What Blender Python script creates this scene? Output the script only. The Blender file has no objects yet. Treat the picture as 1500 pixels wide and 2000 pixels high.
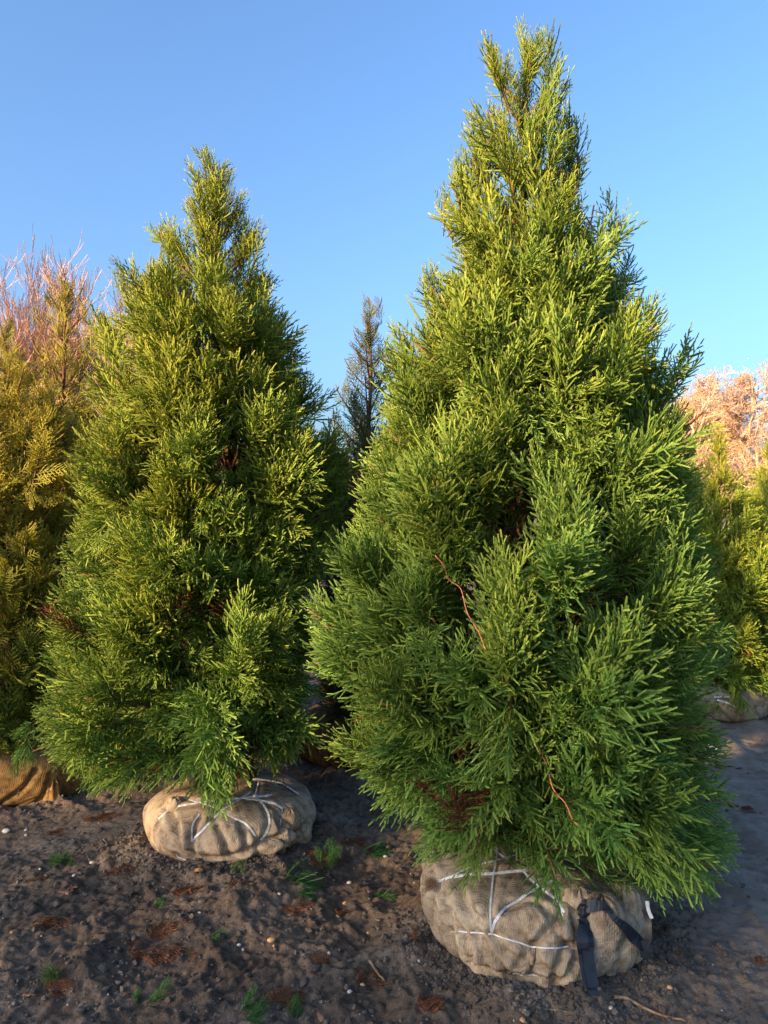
import bpy, math, random
import numpy as np
from mathutils import Vector
from mathutils.bvhtree import BVHTree

R = math.radians
scene = bpy.context.scene
col = scene.collection

# ------------------------------------------------------------------ camera
CAM_H, FPX = 1.6, 1511.0          # focal length in pixels of the 1500x2000 photo
HOR = 1000.0
cam = bpy.data.cameras.new("camera")
cam.sensor_fit = 'VERTICAL'; cam.sensor_height = 32.0
cam.lens = 32.0 * FPX / 2000.0
cam.clip_start = 0.05; cam.clip_end = 2000
cam_o = bpy.data.objects.new("camera", cam); col.objects.link(cam_o)
cam_o.location = (0, 0, CAM_H); cam_o.rotation_euler = (R(90), 0, 0)
scene.camera = cam_o

# ------------------------------------------------------------------ sky and sun
SUN_EL = 13.0
SUN_DIR = np.array([-0.80, -0.60])
rot = math.atan2(SUN_DIR[0], SUN_DIR[1])
w = bpy.data.worlds.new("World"); scene.world = w; w.use_nodes = True
nt = w.node_tree
sky = nt.nodes.new('ShaderNodeTexSky'); sky.sky_type = 'NISHITA'; sky.sun_disc = False
sky.sun_elevation = R(SUN_EL); sky.sun_rotation = rot
sky.air_density = 1.0; sky.dust_density = 4.5; sky.ozone_density = 4.6; sky.altitude = 0
nt.links.new(sky.outputs[0], nt.nodes['Background'].inputs[0])
nt.nodes['Background'].inputs[1].default_value = 0.100
sl = bpy.data.lights.new("sun", 'SUN'); sl.energy = 3.0; sl.angle = R(1.2); sl.color = (1.0, 0.70, 0.38)
so = bpy.data.objects.new("sun", sl); col.objects.link(so)
ce = math.cos(R(SUN_EL))
sv = Vector((SUN_DIR[0]*ce, SUN_DIR[1]*ce, math.sin(R(SUN_EL))))
so.rotation_euler = sv.to_track_quat('Z', 'Y').to_euler()
scene.view_settings.view_transform = 'Standard'
scene.view_settings.look = 'None'
scene.view_settings.exposure = 2.25
scene.view_settings.gamma = 1.0
try:
    scene.cycles.max_bounces = 6; scene.cycles.transparent_max_bounces = 4
    scene.cycles.diffuse_bounces = 3
except Exception: pass

# ------------------------------------------------------------------ helpers
def P(px, py, D):                      # photo pixel at depth D -> world point
    return np.array([(px-750)/FPX*D, D, CAM_H-(py-HOR)/FPX*D])

def tag(o, label=None, cat=None, group=None, kind=None):
    if label: o['label'] = label
    if cat: o['category'] = cat
    if group: o['group'] = group
    if kind: o['kind'] = kind
    return o

def empty(name, loc, label, cat, group=None):
    o = bpy.data.objects.new(name, None); col.objects.link(o)
    o.empty_display_size = 0.2
    o.location = [float(c) for c in loc]
    return tag(o, label, cat, group)

def link_mesh(name, me, mat, parent=None, loc=(0, 0, 0)):
    o = bpy.data.objects.new(name, me); col.objects.link(o)
    if mat is not None and len(me.materials) == 0: me.materials.append(mat)
    if parent is not None:
        o.parent = parent
        l = Vector(loc) - Vector(parent.location)
        # parents without own parent: local offset
        if parent.parent is not None: l = Vector(loc)
        o.location = l
    else: o.location = loc
    return o

def tri_mesh(name, V, F, C=None, smooth=False):
    V = np.ascontiguousarray(V, dtype=np.float32); F = np.ascontiguousarray(F, dtype=np.int32)
    me = bpy.data.meshes.new(name)
    me.vertices.add(len(V)); me.vertices.foreach_set('co', V.ravel())
    k = F.shape[1]
    me.loops.add(F.size); me.loops.foreach_set('vertex_index', F.ravel())
    me.polygons.add(len(F)); me.polygons.foreach_set('loop_start', np.arange(0, F.size, k, dtype=np.int32))
    me.polygons.foreach_set('use_smooth', np.full(len(F), smooth))
    me.update(calc_edges=True)
    if C is not None:
        a = me.attributes.new('tint', 'FLOAT_COLOR', 'POINT')
        a.data.foreach_set('color', np.ascontiguousarray(C, dtype=np.float32).ravel())
    return me

def unit(v):
    v = np.asarray(v, float); n = np.linalg.norm(v, axis=-1, keepdims=True)
    return v/np.maximum(n, 1e-9)

def frames(d):                         # perpendicular pairs for directions (n,3)
    d = unit(d)
    ref = np.where(np.abs(d[:, 2:3]) < 0.9, np.array([[0, 0, 1.0]]), np.array([[1.0, 0, 0]]))
    a = unit(np.cross(ref, d)); b = np.cross(d, a)
    return a, b

def prisms(p0, p1, r0, r1, c0=None, c1=None, k=3):
    """many tapered k-sided prisms -> V, F(tri), C"""
    p0 = np.asarray(p0, float); p1 = np.asarray(p1, float); n = len(p0)
    r0 = np.broadcast_to(np.asarray(r0, float), (n,)); r1 = np.broadcast_to(np.asarray(r1, float), (n,))
    a, b = frames(p1-p0)
    th = np.arange(k)*2*math.pi/k
    ring = np.cos(th)[None, :, None]*a[:, None, :]+np.sin(th)[None, :, None]*b[:, None, :]
    V = np.concatenate([p0[:, None, :]+ring*r0[:, None, None], p1[:, None, :]+ring*r1[:, None, None]], 1).reshape(-1, 3)
    f = []
    for i in range(k):
        j = (i+1) % k
        f += [[i, j, k+j], [i, k+j, k+i]]
    f = np.array(f)
    F = (np.arange(n)[:, None, None]*2*k+f[None]).reshape(-1, 3)
    C = None
    if c0 is not None:
        C = np.concatenate([np.repeat(np.asarray(c0, float)[:, None, :], k, 1), np.repeat(np.asarray(c1, float)[:, None, :], k, 1)], 1).reshape(-1, 4)
    return V, F, C

def join(parts):
    Vs, Fs, Cs, off = [], [], [], 0
    for V, F, C in parts:
        Vs.append(V); Fs.append(F+off); off += len(V)
        if C is not None: Cs.append(C)
    return np.concatenate(Vs), np.concatenate(Fs), (np.concatenate(Cs) if Cs else None)

def tube(path, radii, k=6):
    """one connected tube along a path -> V, F(tri)"""
    path = np.asarray(path, float); n = len(path); radii = np.broadcast_to(radii, (n,))
    t = unit(np.gradient(path, axis=0))
    a, _ = frames(t[:1]); a = a[0]; V = []
    for i in range(n):
        a = a-t[i]*np.dot(a, t[i]); a = a/max(np.linalg.norm(a), 1e-9); b = np.cross(t[i], a)
        for j in range(k):
            th = 2*math.pi*j/k
            V.append(path[i]+(a*math.cos(th)+b*math.sin(th))*radii[i])
    V += [path[0], path[-1]]
    F = []
    for i in range(n-1):
        for j in range(k):
            q = (j+1) % k
            F += [[i*k+j, i*k+q, (i+1)*k+q], [i*k+j, (i+1)*k+q, (i+1)*k+j]]
    for j in range(k):
        q = (j+1) % k
        F += [[n*k, q, j], [n*k+1, (n-1)*k+j, (n-1)*k+q]]
    return np.array(V), np.array(F), None

def crom(pts, m=6):
    """smooth a polyline"""
    p = np.asarray(pts, float)
    if len(p) < 3: 
        return np.array([p[0]+(p[-1]-p[0])*t for t in np.linspace(0, 1, m+1)])
    q = np.vstack([2*p[0]-p[1], p, 2*p[-1]-p[-2]]); out = []
    for i in range(1, len(q)-2):
        for t in np.linspace(0, 1, m, endpoint=False):
            out.append(0.5*((2*q[i])+(-q[i-1]+q[i+1])*t+(2*q[i-1]-5*q[i]+4*q[i+1]-q[i+2])*t*t+(-q[i-1]+3*q[i]-3*q[i+1]+q[i+2])*t**3))
    out.append(p[-1]); return np.array(out)

def ribbon(path, nrm, width, thick=0.0015):
    path = np.asarray(path, float); n = len(path)
    t = unit(np.gradient(path, axis=0)); nrm = unit(np.broadcast_to(nrm, path.shape))
    s = unit(np.cross(t, nrm)); w_ = np.broadcast_to(width, (n,))[:, None]/2
    V = np.stack([path-s*w_, path+s*w_, path+s*w_+nrm*thick, path-s*w_+nrm*thick], 1).reshape(-1, 3)
    F = []
    for i in range(n-1):
        for j in range(4):
            q = (j+1) % 4
            F += [[i*4+j, i*4+q, i*4+4+q], [i*4+j, i*4+4+q, i*4+4+j]]
    F += [[0, 2, 1], [0, 3, 2], [n*4-4, n*4-3, n*4-2], [n*4-4, n*4-2, n*4-1]]
    return V, np.array(F), None

# gradient noise
_rs = np.random.RandomState(5)
_perm = _rs.permutation(256); _g = unit(_rs.normal(size=(256, 3)))
def noise3(p):
    p = np.asarray(p, float); i = np.floor(p).astype(int); f = p-i
    u = f*f*f*(f*(f*6-15)+10); out = 0
    def h(ix, iy, iz): return _g[_perm[(_perm[(_perm[ix & 255]+iy) & 255]+iz) & 255]]
    for dx in (0, 1):
        for dy in (0, 1):
            for dz in (0, 1):
                g = h(i[..., 0]+dx, i[..., 1]+dy, i[..., 2]+dz)
                d = f-np.array([dx, dy, dz])
                wgt = (u[..., 0] if dx else 1-u[..., 0])*(u[..., 1] if dy else 1-u[..., 1])*(u[..., 2] if dz else 1-u[..., 2])
                out = out+wgt*(g*d).sum(-1)
    return out
def n2(x, y, s, seed=0.0):
    return noise3(np.stack([x/s, y/s, np.full_like(x, seed*7.3+0.37)], -1))

# ------------------------------------------------------------------ materials
def mat_new(name):
    m = bpy.data.materials.new(name); m.use_nodes = True
    n = m.node_tree.nodes; l = m.node_tree.links
    return m, n, l, n['Principled BSDF']
def setp(b, rough=.8, spec=.3):
    b.inputs['Roughness'].default_value = rough
    b.inputs['Specular IOR Level'].default_value = spec

def ramp(n, stops):
    r = n.new('ShaderNodeValToRGB'); e = r.color_ramp.elements
    while len(e) < len(stops): e.new(0.5)
    for i, (p, c) in enumerate(stops): e[i].position = p; e[i].color = (*c, 1)
    return r

def mat_noise(name, stops, scale=8, detail=6, rough=.85, spec=.25, bump=0.0, bscale=40, bdist=.01, coord='Object', stretch=None):
    m, n, l, b = mat_new(name); setp(b, rough, spec)
    tc = n.new('ShaderNodeTexCoord'); src = tc.outputs[coord]
    if stretch:
        mp = n.new('ShaderNodeMapping'); mp.inputs['Scale'].default_value = stretch
        l.new(src, mp.inputs[0]); src = mp.outputs[0]
    t = n.new('ShaderNodeTexNoise'); t.inputs['Scale'].default_value = scale; t.inputs['Detail'].default_value = detail
    l.new(src, t.inputs['Vector'])
    r = ramp(n, stops); l.new(t.outputs['Fac'], r.inputs[0]); l.new(r.outputs[0], b.inputs['Base Color'])
    if bump > 0:
        t2 = n.new('ShaderNodeTexNoise'); t2.inputs['Scale'].default_value = bscale; t2.inputs['Detail'].default_value = 8
        l.new(src, t2.inputs['Vector'])
        bp = n.new('ShaderNodeBump'); bp.inputs['Strength'].default_value = bump; bp.inputs['Distance'].default_value = bdist
        l.new(t2.outputs['Fac'], bp.inputs['Height']); l.new(bp.outputs[0], b.inputs['Normal'])
    return m

def mat_foliage(name, deep, mid, tip, sun_gold=None, wood=(.16, .09, .04), dead=(.16, .06, .03), trans=.36):
    """tint attribute: r = along the shoot (0 base, 1 tip), g = bronzing and painted sunlight by height and side, plus clump random (2+ = dead), b = wood, a = shoot random"""
    m, n, l, b = mat_new(name); setp(b, .7, .18)
    at = n.new('ShaderNodeAttribute'); at.attribute_name = 'tint'
    sp = n.new('ShaderNodeSeparateColor'); l.new(at.outputs['Color'], sp.inputs[0])
    def math_(op, a, bb, clamp=False):
        q = n.new('ShaderNodeMath'); q.operation = op; q.use_clamp = clamp
        for k, v in enumerate((a, bb)):
            if isinstance(v, (int, float)): q.inputs[k].default_value = v
            else: l.new(v, q.inputs[k])
        return q.outputs[0]
    f = math_('MULTIPLY', sp.outputs[0], 0.72 if sun_gold else .55)
    if not sun_gold: f = math_('ADD', f, math_('MULTIPLY', sp.outputs[1], 0.28))
    f = math_('ADD', f, math_('MULTIPLY', at.outputs['Alpha'], 0.26 if sun_gold else .22))
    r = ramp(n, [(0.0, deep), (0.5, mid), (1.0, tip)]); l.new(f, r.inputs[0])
    def mix(fac, a, c):
        q = n.new('ShaderNodeMix'); q.data_type = 'RGBA'; l.new(fac, q.inputs[0]); l.new(a, q.inputs[6])
        if isinstance(c, tuple): q.inputs[7].default_value = (*c, 1)
        else: l.new(c, q.inputs[7])
        return q.outputs[2]
    if sun_gold:
        rg_ = ramp(n, [(0.0, sun_gold[0]), (0.5, sun_gold[1]), (1.0, sun_gold[2])]); l.new(f, rg_.inputs[0])
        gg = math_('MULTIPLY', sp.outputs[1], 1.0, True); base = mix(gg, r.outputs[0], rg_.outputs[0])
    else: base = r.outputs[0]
    c = mix(sp.outputs[2], base, wood)
    isd = math_('GREATER_THAN', sp.outputs[1], 1.5)
    c = mix(isd, c, dead)
    isp = math_('GREATER_THAN', sp.outputs[1], 2.5)
    c = mix(isp, c, (.36, .25, .15))
    l.new(c, b.inputs['Base Color'])
    tr = n.new('ShaderNodeBsdfTranslucent'); l.new(c, tr.inputs[0])
    mx = n.new('ShaderNodeMixShader'); mx.inputs[0].default_value = trans
    l.new(b.outputs[0], mx.inputs[1]); l.new(tr.outputs[0], mx.inputs[2])
    l.new(mx.outputs[0], n['Material Output'].inputs[0])
    return m

M = {}
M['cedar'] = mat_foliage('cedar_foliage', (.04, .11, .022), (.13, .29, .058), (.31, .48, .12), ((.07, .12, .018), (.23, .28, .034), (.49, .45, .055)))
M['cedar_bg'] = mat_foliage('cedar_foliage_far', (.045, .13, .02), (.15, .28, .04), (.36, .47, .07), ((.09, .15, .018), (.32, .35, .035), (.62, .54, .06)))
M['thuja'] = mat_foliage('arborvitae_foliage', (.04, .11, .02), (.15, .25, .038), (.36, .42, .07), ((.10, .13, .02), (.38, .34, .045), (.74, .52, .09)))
M['thuja_dull'] = mat_foliage('arborvitae_foliage_dull', (.035, .08, .03), (.10, .16, .055), (.38, .29, .12))
M['bark'] = mat_noise('reddish_bark', [(.3, (.05, .022, .012)), (.7, (.17, .075, .04))], 12, 8, .9, .2, .8, 60, .01, stretch=(1, 1, .15))
M['twig'] = mat_noise('twig_bark', [(.3, (.10, .05, .025)), (.7, (.24, .13, .06))], 30, 4)
M['bare_pale'] = mat_noise('pale_bare_bark', [(.3, (.36, .24, .16)), (.7, (.55, .40, .28))], 3, 5)
M['bare_pink'] = mat_noise('pinkish_bare_bark', [(.3, (.38, .23, .16)), (.7, (.57, .36, .25))], 3, 5)
M['oak_leaf'] = mat_noise('brown_winter_leaves', [(.3, (.34, .14, .05)), (.7, (.52, .27, .11))], 1.2, 4)
M['twig_orange'] = mat_noise('orange_twigs', [(.3, (.38, .22, .13)), (.7, (.54, .34, .21))], 2, 4)
M['twine'] = mat_noise('white_poly_twine', [(.35, (.50, .49, .48)), (.6, (.80, .80, .80))], 60, 4, .5, .4, coord='Object')
M['orange'] = mat_noise('orange_twine', [(.3, (.45, .12, .06)), (.7, (.68, .26, .14))], 40, 3, .6, .3)
M['red'] = mat_noise('red_twine', [(.3, (.38, .05, .03)), (.7, (.5, .1, .05))], 40, 3, .6, .3)
M['strap'] = mat_noise('black_strap', [(.3, (.006, .008, .014)), (.7, (.02, .024, .034))], 25, 5, .42, .5, .25, 90, .004)
M['white'] = mat_noise('white_paper', [(.3, (.6, .6, .58)), (.7, (.78, .78, .76))], 20, 4, .7)

def mat_burlap(name, a, bcol, dirt):
    m, n, l, b = mat_new(name); setp(b, .95, .1)
    tc = n.new('ShaderNodeTexCoord')
    t = n.new('ShaderNodeTexNoise'); t.inputs['Scale'].default_value = 5; t.inputs['Detail'].default_value = 8; t.inputs['Roughness'].default_value = .65
    l.new(tc.outputs['Object'], t.inputs['Vector'])
    r = ramp(n, [(.30, dirt), (.44, a), (.62, bcol)]); l.new(t.outputs['Fac'], r.inputs[0])
    # dirt splashes
    t3 = n.new('ShaderNodeTexNoise'); t3.inputs['Scale'].default_value = 22; t3.inputs['Detail'].default_value = 9; t3.inputs['Roughness'].default_value = .7
    l.new(tc.outputs['Object'], t3.inputs['Vector'])
    r3 = ramp(n, [(.38, (.35, .30, .27)), (.52, (1, 1, 1))]); l.new(t3.outputs['Fac'], r3.inputs[0])
    mx = n.new('ShaderNodeMix'); mx.data_type = 'RGBA'; mx.blend_type = 'MULTIPLY'; mx.inputs[0].default_value = .75
    l.new(r.outputs[0], mx.inputs[6]); l.new(r3.outputs[0], mx.inputs[7])
    # weave
    hs = []
    for ax, rt in ((0, 0.0), (1, 1.2)):
        mp = n.new('ShaderNodeMapping'); mp.inputs['Rotation'].default_value = (0.9*ax, rt, .5+1.3*ax)
        l.new(tc.outputs['Object'], mp.inputs[0])
        wv = n.new('ShaderNodeTexWave'); wv.inputs['Scale'].default_value = 46; wv.inputs['Distortion'].default_value = .8; wv.inputs['Detail'].default_value = 3
        wv.inputs['Detail Scale'].default_value = 2.0
        l.new(mp.outputs[0], wv.inputs['Vector']); hs.append(wv)
    ad = n.new('ShaderNodeMath'); ad.operation = 'MULTIPLY'; l.new(hs[0].outputs['Fac'], ad.inputs[0]); l.new(hs[1].outputs['Fac'], ad.inputs[1])
    mw = n.new('ShaderNodeMix'); mw.data_type = 'RGBA'; mw.blend_type = 'MULTIPLY'; mw.inputs[0].default_value = .30
    rw = ramp(n, [(0, (.5, .47, .44)), (.5, (1, 1, 1))]); l.new(ad.outputs[0], rw.inputs[0])
    l.new(mx.outputs[2], mw.inputs[6]); l.new(rw.outputs[0], mw.inputs[7]); l.new(mw.outputs[2], b.inputs['Base Color'])
    a2 = n.new('ShaderNodeMath'); a2.operation = 'ADD'; l.new(ad.outputs[0], a2.inputs[0]); l.new(t3.outputs['Fac'], a2.inputs[1])
    bp = n.new('ShaderNodeBump'); bp.inputs['Strength'].default_value = .5; bp.inputs['Distance'].default_value = .004
    l.new(a2.outputs[0], bp.inputs['Height']); l.new(bp.outputs[0], b.inputs['Normal'])
    return m
M['burlap'] = mat_burlap('tan_burlap', (.36, .27, .185), (.52, .41, .29), (.20, .15, .11))
M['burlap_orange'] = mat_burlap('orange_burlap', (.27, .16, .06), (.38, .22, .08), (.12, .08, .05))
M['burlap_dark'] = mat_burlap('dark_burlap', (.15, .09, .04), (.22, .13, .06), (.06, .04, .025))

def mat_soil(name):
    m, n, l, b = mat_new(name); setp(b, .92, .18)
    g = n.new('ShaderNodeNewGeometry')
    def nz(s, d=8, ro=.6):
        t = n.new('ShaderNodeTexNoise'); t.inputs['Scale'].default_value = s; t.inputs['Detail'].default_value = d; t.inputs['Roughness'].default_value = ro
        l.new(g.outputs['Position'], t.inputs['Vector']); return t.outputs['Fac']
    r1 = ramp(n, [(.30, (.064, .045, .034)), (.48, (.112, .082, .062)), (.66, (.19, .146, .114))]); l.new(nz(1.7, 9, .62), r1.inputs[0])
    r2 = ramp(n, [(.32, (.45, .43, .42)), (.5, (1, .98, .95)), (.72, (1.7, 1.62, 1.5))]); l.new(nz(26, 10, .7), r2.inputs[0])
    mx = n.new('ShaderNodeMix'); mx.data_type = 'RGBA'; mx.blend_type = 'MULTIPLY'; mx.inputs[0].default_value = 1
    l.new(r1.outputs[0], mx.inputs[6]); l.new(r2.outputs[0], mx.inputs[7])
    # greyer, paler packed soil where the lane runs (attribute)
    at = n.new('ShaderNodeAttribute'); at.attribute_name = 'tint'
    sp = n.new('ShaderNodeSeparateColor'); l.new(at.outputs['Color'], sp.inputs[0])
    r4 = ramp(n, [(.35, (.15, .118, .09)), (.65, (.29, .235, .19))]); l.new(nz(7, 9, .65), r4.inputs[0])
    m2 = n.new('ShaderNodeMix'); m2.data_type = 'RGBA'; l.new(sp.outputs[0], m2.inputs[0]); l.new(mx.outputs[2], m2.inputs[6]); l.new(r4.outputs[0], m2.inputs[7])
    m3 = n.new('ShaderNodeMix'); m3.data_type = 'RGBA'; l.new(sp.outputs[1], m3.inputs[0]); l.new(m2.outputs[2], m3.inputs[6])
    r5 = ramp(n, [(.35, (.14, .10, .07)), (.65, (.28, .21, .15))]); l.new(nz(30, 8, .7), r5.inputs[0]); l.new(r5.outputs[0], m3.inputs[7])
    l.new(m3.outputs[2], b.inputs['Base Color'])
    bp = n.new('ShaderNodeBump'); bp.inputs['Strength'].default_value = .8; bp.inputs['Distance'].default_value = .012
    l.new(nz(70, 10, .7), bp.inputs['Height']); l.new(bp.outputs[0], b.inputs['Normal'])
    return m
M['soil'] = mat_soil('soil')
M['clod'] = mat_noise('soil_clods', [(.3, (.062, .048, .039)), (.5, (.11, .088, .072)), (.75, (.21, .17, .14))], 9, 8, .95, .15, .6, 120, .006, coord='Object')
M['pebble'] = mat_noise('pale_pebble', [(.3, (.42, .36, .29)), (.7, (.66, .60, .52))], 30, 5, .6, .3)
M['pebble_tan'] = mat_noise('tan_pebble', [(.3, (.42, .22, .10)), (.7, (.60, .36, .18))], 30, 5, .6, .3)
M['grit'] = mat_noise('pale_grit', [(.35, (.25, .21, .18)), (.65, (.60, .56, .50))], 3, 2, .6, .3)
M['sprig'] = mat_foliage('green_sprig', (.03, .09, .02), (.06, .17, .04), (.13, .28, .07))
M['dead_frond'] = mat_foliage('brown_frond', (.07, .026, .014), (.14, .055, .027), (.27, .125, .06), trans=.1)
M['oakleaf_pale'] = mat_noise('pale_brown_leaf', [(.3, (.24, .11, .06)), (.7, (.40, .21, .13))], 30, 5, .6, .3)
M['stick'] = mat_noise('stick_bark', [(.3, (.20, .11, .06)), (.7, (.42, .27, .16))], 40, 5)

# ------------------------------------------------------------------ ground height
BALLS = {'main': (0.575, 2.94, .42), 'left': (-0.75, 3.80, .41), 'far_left': (-2.18, 4.55, .50),
         'centre': (-.12, 5.05, .44), 'right': (2.66, 6.28, .42)}
def height(x, y):
    x = np.asarray(x, float); y = np.asarray(y, float)
    near = np.exp(-np.maximum(np.hypot(x, y-4)-6, 0)/4)
    # rough digging on the left and in front, packed lane on the right
    lane = 1/(1+np.exp(-(x-(1.25+.10*(y-3)+.12*n2(x, y, .9, 3)))/.12))
    lane = lane*(1/(1+np.exp(-(y-2.3)/.1)))
    smooth_l = np.exp(-(((x+1.6)/.75)**2+((y-3.95-.25*(x+1.6))/.30)**2)*1.2)
    rough = (1-.80*lane)*(1-.75*smooth_l)
    h = .055*n2(x, y, 1.3, 1)+.020*n2(x, y, 3.7, 2)
    rg = 1-np.abs(n2(x*.8+y*.35, y*1.1-x*.2, .34, 4))*2.2
    h = h+rough*(.048*rg**2*(.5+n2(x, y, .8, 9)) + .032*n2(x, y, .16, 5)+.032*np.abs(n2(x, y, .075, 6))+.026*np.abs(n2(x, y, .036, 7))+.010*n2(x, y, .018, 8))
    h = h+(1-rough)*(.018*np.abs(n2(x*.6+y*.5, y-x*.3, .13, 15))+.010*n2(x, y, .045, 16)+.006*n2(x, y, .02, 17))
    xr_ = x-.10*(y-3)-.05*n2(x, y, 1.1, 33)
    for c_ in (1.62, 2.35):
        h = h-lane*(.020*np.exp(-((xr_-c_)/.11)**4)-.010*np.exp(-((xr_-c_+.15)/.035)**2)-.008*np.exp(-((xr_-c_-.15)/.035)**2)) + lane*.005*np.exp(-((xr_-c_)/.10)**4)*np.sign(np.sin(y*60+xr_*25))
    h = h*near
    for k, (bx, by, br) in BALLS.items():
        r = np.hypot(x-bx, y-by)
        amp = .035 if k in ('main', 'left') else .03
        h = h+amp*np.exp(-((r-br*1.08)/.12)**2)*(1+1.2*n2(x, y, .2, 11))
        h = h-.0*r
    # raised spill of soil on the left front
    h = h+.07*np.exp(-(((x+.55)/.30)**2+((y-3.12)/.22)**2))+.05*np.exp(-(((x+1.35)/.5)**2+((y-2.75)/.25)**2))
    h = h-.05*np.exp(-(((x+.10)/.25)**2+((y-3.55)/.22)**2))
    return h-.01, lane, rough

def lin(a, b, st): return list(np.arange(a, b, st))
gx = np.array([-900, -400, -200, -100, -60, -35, -20, -12, -8, -6, -5, -4.2, -3.6]+lin(-3.2, -2.3, .03)+lin(-2.3, 2.6, .0085)+lin(2.6, 4, .03)+[4.4, 5, 6, 8, 12, 20, 35, 60, 100, 200, 400, 900])
gy = np.array([-900, -400, -200, -100, -60, -35, -20, -12, -8, -5, -3, -2, -1, 0, .6, 1.1, 1.5, 1.8, 2.0]+lin(2.12, 4.6, .0085)+lin(4.6, 7.5, .025)+[8, 9, 10, 12, 15, 20, 30, 45, 70, 120, 250, 500, 1000])
XX, YY = np.meshgrid(gx, gy, indexing='xy')
HH, LN, RG = height(XX, YY)
nx, ny = len(gx), len(gy)
idx = np.arange(nx*ny).reshape(ny, nx)
Fq = np.stack([idx[:-1, :-1], idx[:-1, 1:], idx[1:, 1:], idx[1:, :-1]], -1).reshape(-1, 4)
brownish = np.zeros_like(XX)
for k in ('main', 'left'):
    bx, by, br = BALLS[k]; r = np.hypot(XX-bx, YY-by)
    brownish = np.maximum(brownish, np.exp(-((r-br*.95)/.13)**2)*np.clip(.75+1.6*n2(XX, YY, .25, 21), 0, 1)*(YY < by+.1))
C = np.stack([np.clip(LN*.85+.35*(1-RG)*(1-LN), 0, 1), brownish, XX*0, XX*0+1], -1).reshape(-1, 4)
gme = tri_mesh('ground', np.stack([XX, YY, HH], -1).reshape(-1, 3), Fq, C, smooth=True)
ground = tag(link_mesh('ground', gme, M['soil']), kind='structure')
_gb = None
def hz(x, y): return float(height(np.array([x]), np.array([y]))[0][0])
def on_ground(px, py):
    d = np.array([(px-750)/FPX, 1.0, -(py-HOR)/FPX])
    lo, hi = 1.0, 14.0
    for t in np.linspace(1.5, 14, 400):
        if CAM_H+d[2]*t < hz(d[0]*t, t): hi = t; lo = t-.035; break
    for _ in range(12):
        m = (lo+hi)/2
        if CAM_H+d[2]*m < hz(d[0]*m, m): hi = m
        else: lo = m
    return np.array([d[0]*hi, hi, hz(d[0]*hi, hi)])

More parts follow.
